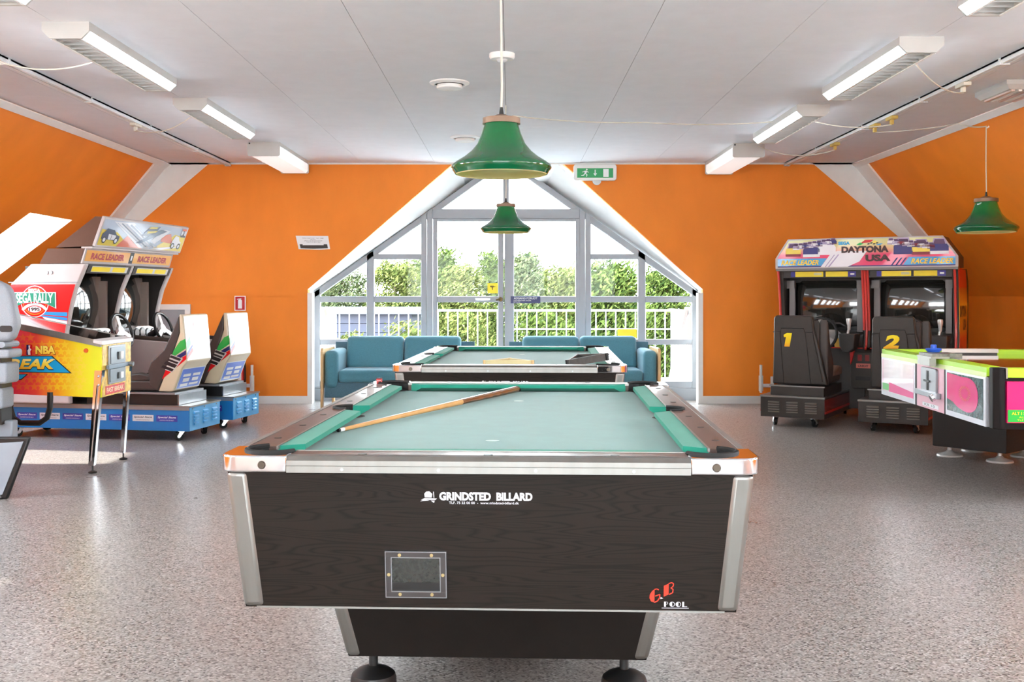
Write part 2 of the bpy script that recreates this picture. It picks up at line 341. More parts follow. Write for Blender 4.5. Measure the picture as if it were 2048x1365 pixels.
for k, (x0, x1, sl, sr, lab) in enumerate(((866, 1007, 875, 996, 'white glazed balcony door leaf with the lock'), (1009, 1160, 1028, 1151, 'white glazed balcony door leaf with the blue sign'))):
    d = empty('door_%d' % (k + 1), lab, None, kind='structure'); yy = dict(y0=WY - .02, y1=WY + .05, parent=d)
    rb('stile', x0, sl, 438, 806, **yy); rb('stile', sr, x1, 438, 806, **yy); rb('top_rail', sl, sr, 438, 443, **yy); rb('middle_rail', sl, sr, 593, 605, **yy); rb('bottom_rail', sl, sr, 762, 806, **yy)
    for a, b in ((443, 593), (605, 762)): MB().prism([(wx(sl), wz(b)), (wx(sr), wz(b)), (wx(sr), wz(a)), (wx(sl), wz(a))], 'xz', WY + .012, WY + .018).build('pane', glass, d)
    if k == 0:
        hb = MB().box(wx(951), wx(981), WY - .045, WY - .02, wz(601.5), wz(597)); hb.build('letter_plate', steel, d, bevel=.004)
        MB().cyl((wx(1001), WY - .02, wz(599)), (wx(1001), WY - .06, wz(599)), .028, .024).cyl((wx(1001), WY - .055, wz(599)), (wx(992), WY - .055, wz(600)), .012).build('door_handle', M('dark_brass', (90, 74, 48), .35, .9), d)
    else: MB().box(x0 and wx(1009), wx(1012), WY - .035, WY - .02, wz(806), wz(438)).build('meeting_strip', winm, d)
# signs on the glass and doors
r = empty('door_sign', 'navy blue plate with white lettering across the balcony door rail', 'sign', (wx(1051), WY - .024, wz(600)))
MB().box(-.17, .17, 0, .006, -.04, .04).build('plate', navy, r, bevel=.002)
text('ADGANG FORUDT', 'lettering', paper, r, (.0, -.002, .018), width=.27, height=.024, bold=.01)
text('FOR PERSONER UNDER', 'lettering', paper, r, (-.035, -.002, -.009), width=.2, height=.012)
text('BETALING', 'lettering', paper, r, (-.1, -.002, -.026), width=.075, height=.011)
r = empty('door_sticker', 'small square yellow sticker on the balcony door pane', 'sticker', (wx(985.5), WY + .006, wz(577)))
MB().box(-.06, .06, 0, .003, -.058, .058).build('sheet', yellow, r)
MB().poly([(-.03, -.001, .03), (.012, -.001, .03), (.012, -.001, .012), (-.03, -.001, .012)]).poly([(.012, -.001, .025), (.038, -.001, .02), (.012, -.001, .014)]).poly([(-.012, -.001, .012), (.004, -.001, .012), (0, -.001, -.018), (-.008, -.001, -.018)]).build('symbol', M('brown_ink', (120, 96, 10), .6), r)
MB().box(wx(1236), wx(1274), WY + .028, WY + .033, wz(676), wz(659)).build('window_notice', yellow, label='plain yellow sheet stuck low on the gable window above the sofa', cat='notice')

# ---------------------------------------------------------------- outdoors
ground_m = M('outdoor_ground', (40, 46, 22), .9, var=.3, vscale=.8)
MB().box(-40, 40, 12.4, 90, -3.4, -3.2).build('ground', ground_m, kind='structure', label='grassy ground below the balcony')
deck_m = M('balcony_white', (176, 176, 174), .7, var=.05)
MB().box(-2.6, 2.6, 12.3, 14.6, -.16, -.04).build('balcony_floor', deck_m, kind='structure', label='pale balcony floor outside the window')
rl = empty('balcony_railing', 'white metal railing around the balcony outside the window', 'railing', (0, 12.4, -.04))
wm = M('railing_white', (132, 134, 136), .6, spec=.2)
MB().box(-2.4, 2.3, 1.98, 2.02, 1.03, 1.06).build('top_rail', wm, rl); MB().box(-2.4, 2.3, 1.985, 2.015, .1, .13).build('bottom_rail', wm, rl); MB().box(-.05, 2.3, 1.99, 2.01, .78, .8).build('middle_rail', wm, rl)
bal = MB().box(-.008, .008, -.008, .008, .1, 1.04).mesh('baluster', wm)
for i in range(35): link('baluster', bal, rl, loc=(-2.33 + .134 * i, 2.0, 0))
slat = MB().box(-.01, .01, -.02, .02, .02, 1.04).mesh('side_slat', wm)
for sx in (-2.36, 2.16):
    MB().box(sx - .02, sx + .02, .05, 2.0, 1.04, 1.07).build('side_rail', wm, rl)
    for i in range(13): link('side_slat', slat, rl, loc=(sx, .25 + .135 * i, 0))
for a, b in (((-2.26, .55, 1.1), (-2.18, 1.0, .1)), ((2.13, .4, 1.1), (1.95, .8, .02))): MB().cyl(a, b, .035, n=6).build('brace', wm, rl)
sh = empty('outbuilding', 'dark slate blue shed seen through the left panes of the gable window', 'shed', (-3.2, 23, -3.2))
shm = M('slate_cladding', (36, 40, 56), .7, var=.1)
for i in range(20): MB().box(-2.2, 1.05, -.02 - .012 * (i % 2), 3, .2 * i, .2 * i + .19).build('cladding_board', shm, sh)
MB().box(-2.4, 1.25, -.2, 3.2, 4.0, 4.12).build('roof', M('shed_roof', (60, 62, 70), .6), sh)

SHED = 1
def leaf_mat(name, c0, c1):
    m = M(name, c0, .9, spec=0); n, l = m.node_tree.nodes, m.node_tree.links; b = n['Principled BSDF']
    g = n.new('ShaderNodeNewGeometry'); r = n.new('ShaderNodeValToRGB'); r.color_ramp.elements[0].color = lin(c0); r.color_ramp.elements[1].color = lin(c1)
    l.new(g.outputs['Random Per Island'], r.inputs[0]); l.new(r.outputs[0], b.inputs['Base Color']); return m
LEAF = [leaf_mat('pine_needles', (16, 29, 11), (76, 88, 42)), leaf_mat('pale_leaves', (32, 43, 18), (100, 104, 56)), leaf_mat('grey_green_leaves', (23, 34, 20), (88, 94, 64))]
bark = M('bark', (120, 104, 88), .9, var=.25)
TREES = [(-3.9, 24.5, 1.9)]
def tree(name, label, px, top, Y, wpx, kind, base=-3.2, n=130, ls=.075, cat='tree', dens=64, low=.12):
    while True:                      # step back until the crown stands clear of its neighbours
        c = P(px, top, Y); rx = wpx * Y / F / 2
        if all(math.hypot(c.x - q[0], Y - q[1]) > rx + q[2] + .75 for q in TREES): break
        Y += .4
    TREES.append((c.x, Y, rx)); h = c.z - base
    rt = empty(name, label, cat, (c.x, Y, base), group='trees and shrubs outside')
    MB().cyl((0, 0, 0), (0, 0, h * .9), max(.05, h * .022), .03, n=8).build('trunk', bark, rt)
    rng = random.Random(int(px * 7 + Y)); vs = []; fs = []
    for i in range(n):
        t = rng.random() ** .8; z = (h - .3) * (low + (1 - low) * t); pr = rx * (math.sin(PI * min(1, max(.0, .12 + .83 * (z / h)))) ** .6) * .95
        a = rng.uniform(0, 2 * PI); rr = pr * math.sqrt(rng.random()); cx_, cy_ = rr * math.cos(a), rr * math.sin(a); cr = rng.uniform(.22, .42) * (1 if z < h * .85 else .8)
        for k in range(dens):
            d = Vector((rng.gauss(0, 1), rng.gauss(0, 1), rng.gauss(0, 1))).normalized(); p = Vector((cx_, cy_, z)) + d * cr * rng.uniform(.7, 1.05)
            u = (d + Vector((rng.gauss(0, .7), rng.gauss(0, .7), rng.gauss(0, .7)))).orthogonal().normalized() * ls * rng.uniform(.6, 1.3); v = d.cross(u).normalized() * ls * .5
            k0 = len(vs); vs += [p - u, p + v, p + u + d * .03]; fs.append((k0, k0 + 1, k0 + 2))
    me = bpy.data.meshes.new('foliage'); me.from_pydata([tuple(v) for v in vs], [], fs); me.materials.append(LEAF[kind]); link('foliage', me, rt)
for a in [('pine_tree', 'tall pine with dark open crown at the left of the door panes', 888, 486, 30, 100, 0, 170), ('leafy_tree', 'pale green tree filling the lower left door pane', 925, 520, 26, 120, 1, 220),
          ('pine_tree', 'pine rising beside the door lock stile', 985, 494, 31, 90, 0, 170), ('pine_tree', 'pine with bare pale trunk in the right door pane', 1052, 492, 25, 75, 2, 60),
          ('leafy_tree', 'yellow green bushy tree at the right of the right door pane', 1125, 522, 24, 120, 1, 230), ('leafy_tree', 'grey green tree between pale trunk and yellow green tree', 1085, 535, 27, 100, 2, 200),
          ('pine_tree', 'dense pine filling the right middle pane', 1225, 512, 21, 170, 0, 330), ('pine_tree', 'dense dark pine behind the right slanting pane', 1335, 520, 23, 150, 0, 280),
          ('leafy_tree', 'pale tree behind the left middle pane', 790, 512, 29, 150, 1, 260), ('leafy_tree', 'grey green tree behind the left slanting pane', 695, 530, 30, 150, 2, 260), ('pine_tree', 'pine half hidden by the post left of the doors', 845, 508, 33, 100, 0, 170),
          ('leafy_tree', 'tree standing behind the shed at the far left', 625, 545, 34, 150, 1, 200), ('pine_tree', 'pine behind the post right of the doors', 1168, 516, 33, 90, 2, 150), ('pine_tree', 'far pine behind the door meeting stiles', 1018, 512, 36, 100, 0, 170)]: tree(*a[:7], n=a[7], low=.72 if 'bare' in a[1] else .12)
for a in [('shrub', 'low straw coloured shrub in front of the shed', 705, 655, 18, 110, 1, 70), ('shrub', 'pale bush at the right corner of the shed', 815, 630, 18, 90, 1, 90), ('shrub', 'green bush behind the railing in the left door pane', 925, 610, 19, 130, 1, 150), ('shrub', 'dark green bush behind the railing in the right door pane', 1085, 606, 19, 150, 0, 170)]:
    tree(*a[:7], n=a[7], cat='shrub', ls=.06, low=.3)
# ================================================================ pool tables
felt = M('green_baize', (58, 122, 114), .9, var=.06, vscale=14, bump=.12, bscale=400, spec=.35, sheen=.22)
felt_c = M('cushion_baize', (34, 136, 114), .9, var=.06, bump=.2, bscale=400, spec=.3, sheen=.1)
def wood_dark():
    m = M('dark_woodgrain', (60, 51, 46), .42, var=0, spec=.2); n, l = m.node_tree.nodes, m.node_tree.links; b = n['Principled BSDF']
    t = n.new('ShaderNodeTexCoord'); mp = n.new('ShaderNodeMapping'); mp.inputs['Scale'].default_value = (.7, .7, 9); l.new(t.outputs['Object'], mp.inputs[0])
    no = n.new('ShaderNodeTexNoise'); no.inputs['Scale'].default_value = 2.0; no.inputs['Detail'].default_value = 1.5; l.new(mp.outputs[0], no.inputs['Vector'])
    wv = n.new('ShaderNodeMath'); wv.operation = 'MULTIPLY'; wv.inputs[1].default_value = 44; l.new(no.outputs[0], wv.inputs[0])
    fr = n.new('ShaderNodeMath'); fr.operation = 'PINGPONG'; fr.inputs[1].default_value = 1; l.new(wv.outputs[0], fr.inputs[0])
    r = n.new('ShaderNodeValToRGB'); r.color_ramp.elements[0].color = lin((22, 18, 15)); r.color_ramp.elements[1].color = lin((36, 29, 25)); r.color_ramp.elements[0].position = 0; r.color_ramp.elements[1].position = .5
    l.new(fr.outputs[0], r.inputs[0]); l.new(r.outputs[0], b.inputs['Base Color']); return m
wd = wood_dark(); wd2 = M('dark_laminate', (25, 20, 17), .5, var=.12, vscale=20, spec=.2)
railtop = M('brown_rail_laminate', (76, 52, 43), .38, var=.12, vscale=60, bump=.1, bscale=300, coat=.1)
printw = M('silver_print', (206, 208, 214), .5); printr = M('red_orange_print', (236, 62, 40), .45)
def cushion(mb, p0, p1, nx, ny, m0, m1):
    """cushion from p0 to p1 along a rail; (nx,ny) points inwards; m0, m1 = cut-back of the nose at both ends"""
    prof = [(0, .798), (.062, .796), (.063, .782), (.03, .7635), (0, .7635)]
    d = (Vector(p1) - Vector(p0)).normalized(); vs = []
    for p, s, mm in ((p0, 1, m0), (p1, -1, m1)):
        for o, z in prof: vs.append((p[0] + nx * o + d.x * s * mm * o / .062, p[1] + ny * o + d.y * s * mm * o / .062, z))
    mb.add(vs, [(0, 1, 2, 3, 4), (9, 8, 7, 6, 5)] + [(i, (i + 1) % 5, 5 + (i + 1) % 5, 5 + i) for i in range(5)])
def pool_table(label, x, y, rz):
    T = empty('pool_table', label, 'pool table', (x, y, 0), rz, 'pool tables'); a, b = .70, 1.195; w_ = .108
    MB().box(-a + w_, a - w_, -b + w_, b - w_, .73, .7625).build('bed', felt, T)
    mb = MB()
    for px_, py_, rr in ((-.02, -.62, .016), (.02, .62, .016)):
        mb.poly([(px_ + rr * 1.4 * math.cos(k * PI / 6), py_ + rr * math.sin(k * PI / 6), .7632) for k in range(12)])
    mb.build('spot_mark', M('chalk_mark', (196, 222, 214), .9), T)
    # rails: brown top, aluminium lip outside, thin bright strip at the cushion
    def rail(x0, x1, y0, y1, lip):
        R_ = MB().box(x0, x1, y0, y1, .752, .7985).build('rail', railtop, T, bevel=.002)
        return R_
    for sx in (-1, 1):
        for s in (-1, 1):
            y0, y1 = sorted((s * .068, s * (b - .18)))
            xs = sorted((sx * (a - .028), sx * (a - w_))); R_ = rail(*xs, y0, y1, 0)
            pr = [(sx * (a - .03), .8005), (sx * (a - .01), .7985), (sx * (a - .0), .788), (sx * (a - .0), .758), (sx * (a - .03), .758)]
            MB().prism(pr, 'xz', y0, y1).build('edge_strip', alu, R_)
            MB().box(*sorted((sx * (a - w_ - .004), sx * (a - w_ + .002))), y0, y1, .79, .8).build('cushion_strip', alu, R_)
            for k in range(3):
                yy = y0 + (y1 - y0) * (.18 + .32 * k); MB().cyl((sx * (a - .066), yy, .7975), (sx * (a - .066), yy, .8), .011, n=12).build('sight', black, R_)
            mb = MB(); p0, p1 = (sx * (a - w_), y0 if s > 0 else y0 + .015), (sx * (a - w_), y1 if s < 0 else y1 - .015)
            cushion(mb, p0, p1, -sx, 0, .03 if s > 0 else .055, .055 if s > 0 else .03); mb.build('cushion', felt_c, T)
        # side pocket
        MB().box(*sorted((sx * (a - .028), sx * (a - .062))), -.068, .068, .752, .7985).build('pocket_saddle', railtop, T)
        MB().prism([(sx * (a - .03), .8005), (sx * (a - .01), .7985), (sx * a, .788), (sx * a, .758), (sx * (a - .03), .758)], 'xz', -.068, .068).build('edge_strip', alu, T)
        cx_ = sx * (a - .112)
        pk = MB(); pk.poly([(cx_ + .058 * math.cos(k * PI / 12), .058 * math.sin(k * PI / 12), .7655) for k in range(24)])
        st = 90 if sx < 0 else -90
        path = [(cx_ + .058 * math.cos(math.radians(st + 180 * k / 12)), .062 * math.sin(math.radians(st + 180 * k / 12))) for k in range(13)]
        pk.tube([(p[0], p[1], .799) for p in path], .006, n=6)
        for k in range(12): pk.poly([(*path[k], .7655), (*path[k + 1], .7655), (*path[k + 1], .8), (*path[k], .8)])
        pk.build('pocket', rubber, T)
    for s in (-1, 1):
        ys = sorted((s * (b - .028), s * (b - w_))); R_ = rail(-a + .18, a - .18, *ys, 0)
        pr = [(s * (b - .03), .8005), (s * (b - .01), .7985), (s * b, .788), (s * b, .775), (s * (b + .002), .774), (s * (b + .002), .757), (s * (b - .03), .757)]
        MB().prism(pr, 'yz', -a + .18, a - .18).build('edge_strip', alu, R_)
        MB().box(-a + .18, a - .18, *sorted((s * (b - w_ - .004), s * (b - w_ + .002))), .79, .8).build('cushion_strip', alu, R_)
        for k in range(3):
            xx = -.33 + .33 * k; MB().cyl((xx, s * (b - .045), .7975), (xx, s * (b - .045), .8003), .012, n=12).build('sight', black, R_)
        for k in range(4):
            xx = -.375 + .25 * k; MB().cyl((xx, s * b, .766), (xx, s * (b + .004), .766), .0045, n=8).build('screw', steel, R_)
        mb = MB(); cushion(mb, (-a + .195, s * (b - w_)), (a - .195, s * (b - w_)), 0, -s, .055, .055); mb.build('cushion', felt_c, T)
    for sx in (-1, 1):
        for sy in (-1, 1):
            q = lambda p: (sx * p[0], sy * p[1])
            outer = [(a - .18, b)] + arc(a - .05, b - .05, .05, 90, 0, 6) + [(a, b - .18)]
            cut = arc(a - .115, b - .115, .07, -68, 158, 16)
            C_ = MB().prism([q(p) for p in outer + cut], 'xy', .757, .8).build('corner_casting', chrome, T, bevel=.006, seg=3)
            bm_ = M('dark_bolt', (90, 80, 70), .35, .8); MB().cyl(q((a - .115, b - .002)) + (.776,), q((a - .115, b + .004)) + (.776,), .012, .009, n=14).build('casting_bolt', bm_, C_); MB().cyl(q((a - .002, b - .115)) + (.776,), q((a + .004, b - .115)) + (.776,), .012, .009, n=14).build('casting_bolt', bm_, C_)
            c_ = q((a - .115, b - .115)); pk = MB(); pk.poly([(c_[0] + .069 * math.cos(k * PI / 12), c_[1] + .069 * math.sin(k * PI / 12), .7655) for k in range(24)])
            path = [q(p) for p in arc(a - .115, b - .115, .0695, -66, 156, 16)]
            pk.tube([(p[0], p[1], .8005) for p in path], .007, n=6)
            for k in range(16): pk.poly([(*path[k], .7655), (*path[k + 1], .7655), (*path[k + 1], .8), (*path[k], .8)])
            pk.build('pocket', rubber, T)
    # body, corner posts, pedestal, feet
    t0, t1 = (a - .02, b - .02), (a - .055, b - .065); zt, zb = .757, .39
    B_ = MB().frus(0, 0, *t1, zb, *t0, zt).build('body', wd, T)
    MB().box(-t1[0] + .03, t1[0] - .03, -t1[1] - .002, -t1[1] + .01, zb - .002, zb + .003).build('lower_edge_strip', alu, B_)
    for (hx0, hy0, z0, hx1, hy1, z1, wdt) in ((*t1, zb, *t0, zt, .052), (.445, .75, .132, .50, .81, zb, .04)):
        for sx in (-1, 1):
            for sy in (-1, 1):
                def qd(hx, hy, z): return [(sx * (hx - wdt), sy * (hy - wdt), z), (sx * (hx + .005), sy * (hy - wdt), z), (sx * (hx + .005), sy * (hy + .005), z), (sx * (hx - wdt), sy * (hy + .005), z)]
                MB().hexa(qd(hx0, hy0, z0), qd(hx1, hy1, z1)).build('corner_post', alu, T, bevel=.014, seg=4)
    MB().frus(0, 0, .445, .75, .132, .50, .81, zb).build('pedestal', wd2, T)
    for sx in (-1, 1):
        for sy in (-1, 1):
            f_ = MB().box(sx * .385 - .035, sx * .385 + .035, sy * .66 - .035, sy * .66 + .035, .122, .132).cyl((sx * .385, sy * .66, .07), (sx * .385, sy * .66, .124), .014)
            f_.lathe([(.0, .076), (.018, .075), (.03, .07), (.05, .062), (.066, .05), (.07, .036), (.072, 0), (0, 0)], (sx * .385, sy * .66, 0), caps=False); f_.build('levelling_foot', black, T)
    # front face: coordinates on the leaning panel
    up = Vector((0, -(.045), .367)).normalized(); nn = Vector((1, 0, 0)).cross(up)
    def fp(x_, z_, o=.0015): k = (z_ - zb) / (zt - zb); return Vector((x_, -(t1[1] + (t0[1] - t1[1]) * k), z_)) + nn * o
    W_ = MB(); fx, fz, hw, hh = -.19, .484, .079, .061
    def frame(mbx, hw, hh, tw, o0, o1):
        for (x0, x1, z0, z1) in ((-hw, hw, hh - tw, hh), (-hw, hw, -hh, -hh + tw), (-hw, -hw + tw, -hh + tw, hh - tw), (hw - tw, hw, -hh + tw, hh - tw)):
            mbx.hexa([fp(fx + p, fz + q_, o0) for p, q_ in ((x0, z0), (x1, z0), (x1, z1), (x0, z1))], [fp(fx + p, fz + q_, o1) for p, q_ in ((x0, z0), (x1, z0), (x1, z1), (x0, z1))])
    frame(W_, hw, hh, .015, 0, .006); W_ = W_.build('ball_window_frame', M('charcoal_frame', (62, 58, 58), .4), T, bevel=.001)
    l_ = MB(); frame(l_, hw + .0015, hh + .0015, .002, 0, .0065); frame(l_, hw - .014, hh - .014, .002, 0, .0062); l_.build('frame_lip', steel, W_)
    mb = MB(); mb.hexa([fp(fx + p, fz + q_, -.001) for p, q_ in ((-.065, -.047), (.065, -.047), (.065, .047), (-.065, .047))], [fp(fx + p, fz + q_, .002) for p, q_ in ((-.065, -.047), (.065, -.047), (.065, .047), (-.065, .047))])
    mb.build('pane', M('dusty_dark_glass', (44, 46, 42), .15, var=.45, vscale=140, coat=.6), W_)
    mb = MB(); mb.poly([fp(fx + p, fz + q_, .0024) for p, q_ in ((-.064, -.046), (.064, -.046), (.064, -.022), (-.064, -.022))]); mb.build('ball_tray', black, W_)
    for p, q_ in ((-.042, .053), (.042, .053), (-.042, -.053), (.042, -.053), (-.071, 0), (.071, 0)): MB().cyl(fp(fx + p, fz + q_, .004), fp(fx + p, fz + q_, .008), .0045, n=10).build('screw', M('brass_screw', (200, 180, 130), .35, .8), W_)
    text('GRINDSTED  BILLARD', 'lettering', printw, T, fp(-.005, .694), up=up, width=.242, height=.0225, bold=.05)
    text('TLF. 75 22 00 00  -  www.grindsted-billard.dk', 'lettering', printw, T, fp(-.01, .676), up=up, width=.182, height=.0085, bold=.02)
    mb = MB()
    for pts in ([(-.022, -.004), (.016, -.004), (.02, .0), (-.012, .001)], [(-.012, .003), (.006, .002), (.008, .012), (0, .019), (-.008, .018), (-.013, .012)], [(.011, .002), (.013, .002), (.012, .018), (.01, .018)], [(-.024, -.008), (.0, -.006), (-.014, -.003)], [(.004, -.006), (.014, -.006), (.012, -.012)]):
        mb.poly([fp(-.152 + p, .688 + q_) for p, q_ in pts])
    mb.build('emblem', printw, T)
    # slanting G B mark: heavy left half, outlined right half
    mb = MB(); gx, gz = .445, .432
    mb.poly([fp(gx + p, gz + q_) for p, q_ in ((-.012, .018), (-.018, .014), (-.024, .004), (-.025, -.005), (-.021, -.014), (-.012, -.017))])
    for path in ([(-.012, .018), (-.006, .0195), (-.001, .017)], [(-.012, -.017), (-.004, -.013), (.001, -.005), (.002, .005), (-.01, 0)], [(.0245, .034), (.032, .037), (.037, .034), (.036, .027), (.03, .022), (.036, .019), (.035, .01), (.026, .005)]):
        for k in range(len(path) - 1):
            d_ = Vector((path[k + 1][0] - path[k][0], path[k + 1][1] - path[k][1])).normalized() * .0013; n_ = (-d_.y, d_.x)
            mb.poly([fp(gx + path[j][0] + s_ * n_[0], gz + path[j][1] + s_ * n_[1]) for j, s_ in ((k, 1), (k + 1, 1), (k + 1, -1), (k, -1))])
    mb.poly([fp(gx + p, gz + q_) for p, q_ in ((.012, .028), (.0245, .034), (.0245, .005), (.012, -.001))]); mb.build('letter_mark', printr, T)
    mb = MB(); mb.poly([fp(gx + p, gz + q_) for p, q_ in ((.003, -.008), (.011, -.006), (.004, -.002))])
    px_ = .488; pz_ = .4105; hh = .007
    mb.poly([fp(px_ + p, pz_ + q_) for p, q_ in ((-.03, -hh), (-.025, -hh), (-.025, hh), (-.03, hh))]); mb.poly([fp(px_ + p, pz_ + q_) for p, q_ in ((.017, -hh), (.022, -hh), (.022, hh), (.017, hh))]); mb.poly([fp(px_ + p, pz_ + q_) for p, q_ in ((.022, -hh), (.03, -hh), (.03, -hh + .0015), (.022, -hh + .0015))])
    for cx_ in (-.009, .007):
        mb.poly([fp(px_ + cx_ + hh * math.cos(t), pz_ + hh * math.sin(t)) for t in [PI / 2 + PI * k / 8 for k in range(9)]])
        for k in range(8):
            t0_, t1_ = -PI / 2 + PI * k / 8, -PI / 2 + PI * (k + 1) / 8; mb.poly([fp(px_ + cx_ + r_ * math.cos(t), pz_ + r_ * math.sin(t)) for r_, t in ((hh, t0_), (hh, t1_), (hh * .8, t1_), (hh * .8, t0_))])
    for k in range(8):
        t0_, t1_ = -PI / 2 + PI * k / 8, -PI / 2 + PI * (k + 1) / 8; mb.poly([fp(px_ - .0245 + 1.2 * r_ * math.cos(t), pz_ + .003 + r_ * math.sin(t)) for r_, t in ((.004, t0_), (.004, t1_), (.003, t1_), (.003, t0_))])
    mb.poly([fp(px_ + p, pz_ + q_) for p, q_ in ((-.036, -.0112), (.034, -.0112), (.034, -.0095), (-.036, -.0095))]); mb.build('lettering', printw, T)
    return T
TR = -math.radians(2.37)
t1_ = pool_table('pool table in the foreground with a cue lying on its green cloth', -.012, 3.915, TR)
t2_ = copy_tree(t1_); t2_.location = (.038, 7.46, 0); t2_['label'] = 'second pool table behind, nearer the sofas, with two ball racks on it'

# cue
def bez(a, b, n): return [Vector(a).lerp(Vector(b), i / n) for i in range(n + 1)]
tip, butt = Vector((-.567, 3.475, .772)), Vector((.036, 4.96, .778)); d_ = (butt - tip)
q = empty('billiard_cue', 'wooden billiard cue lying diagonally on the front pool table', 'cue', tuple(tip), 0)
def seg(n, a, b, r0, r1, m): MB().cyl(d_ * a, d_ * b, r0, r1, n=12).build(n, m, q)
cuew = M('ash_cue_wood', (206, 156, 96), .3, var=.15, vscale=9, coat=.4); cued = M('cue_butt_wood', (120, 74, 42), .25, var=.2, vscale=12, coat=.5)
seg('tip', 0, .006, .006, .0065, black); seg('ferrule', .006, .022, .0065, .0066, white); seg('shaft', .022, .6, .0066, .0118, cuew); seg('butt', .6, .985, .0118, .015, cued); seg('bumper', .985, 1, .015, .0145, rubber)
# chalk cube on the far left rail
q = empty('chalk_cube', 'red chalk cube on the far left corner rail of the front pool table', 'chalk', (-.625, 5.035, .8), TR)
MB().box(-.0125, .0125, -.0125, .0125, 0, .019).build('wrapper', M('red_wrapper', (176, 44, 44), .5, var=.2, vscale=90), q); MB().box(-.0125, .0125, -.0125, .0125, .019, .023).build('chalk_top', M('dark_chalk', (60, 66, 74), .9), q)
text('CHALK', 'lettering', paper, q, (0, -.0128, .01), width=.019, height=.005)
# ball racks on the second table
def rack(name, label, pts, z0, z1, th, mat, corner, loc, rz, tilt=0):
    R_ = empty(name, label, 'ball rack', loc, rz); R_.rotation_euler = (0, tilt, rz); n = len(pts)
    for i in range(n):
        a, b = Vector(pts[i] + (0,)), Vector(pts[(i + 1) % n] + (0,)); dd = (b - a).normalized(); nn = Vector((-dd.y, dd.x, 0)) * th
        MB().hexa([(p.x, p.y, z0) for p in (a, b, b + nn, a + nn)], [(p.x, p.y, z1) for p in (a, b, b + nn, a + nn)]).build('side_bar', mat, R_)
        MB().cyl((a.x + nn.x * .5, a.y + nn.y * .5, z0), (a.x + nn.x * .5, a.y + nn.y * .5, z1 + .001), th * .8, n=10).build('corner_piece', corner, R_)
rack('ball_rack', 'pale wooden triangle rack on the rear pool table', [(-.15, -.13), (.15, -.13), (0, .13)], 0, .052, .012, M('beige_rack', (206, 190, 140), .5, var=.08), pal, (-.012, 6.62, .763), 0)
rack('ball_rack', 'dark plastic triangle rack tilted against the right rail of the rear pool table', [(-.13, -.1), (.15, -.06), (.02, .15)], 0, .045, .012, M('dark_rack', (66, 62, 58), .5, var=.2, vscale=50), black, (.445, 6.62, .79), .28, -.13)

# ================================================================ sofas
teal = M('teal_wool', (86, 142, 158), .95, var=.10, vscale=120, bump=.35, bscale=260, sheen=.35); teal_d = M('teal_base', (84, 118, 134), .9, var=.08, vscale=80)
def sofa(label, x, y, rz=0):
    q = empty('two_seat_sofa', label, 'sofa', (x, y, 0), rz, 'teal sofas in front of the window'); W_ = .785
    for s in (-1, 1):
        MB().prism([(-.40, 0), (-.35, 0), (-.335, .25), (.26, .25), (.31, 0), (.36, 0), (.36, .62), (.30, .655), (-.36, .665), (-.40, .63)], 'yz', s * W_ - .014, s * W_ + .014).build('end_panel', pal, q, bevel=.006)
        MB().box(*sorted((s * .765, s * .62)), -.37, .30, .24, .64).build('arm_cushion', teal, q, bevel=.05, seg=4)
        MB().box(*sorted((s * .005, s * .618)), -.39, .16, .305, .44).build('seat_cushion', teal, q, bevel=.04, seg=4)
        c = MB(); x0, x1 = sorted((s * .006, s * .62)); c.hexa([(x0, .12, .42), (x1, .12, .42), (x1, .26, .42), (x0, .26, .42)], [(x0, .22, .765), (x1, .22, .765), (x1, .37, .765), (x0, .37, .765)]); c.build('back_cushion', teal, q, bevel=.045, seg=4)
    MB().box(-.765, .765, -.355, .30, .15, .31).build('seat_base', teal_d, q, bevel=.01); MB().hexa([(-.765, .27, .2), (.765, .27, .2), (.765, .31, .2), (-.765, .31, .2)], [(-.765, .36, .7), (.765, .36, .7), (.765, .39, .7), (-.765, .39, .7)]).build('back_frame', teal_d, q)
sofa('teal two seat sofa with pale wooden ends left of the balcony doors', -1.165, 11.32); sofa('teal two seat sofa with pale wooden ends right of the balcony doors', .745, 11.32)

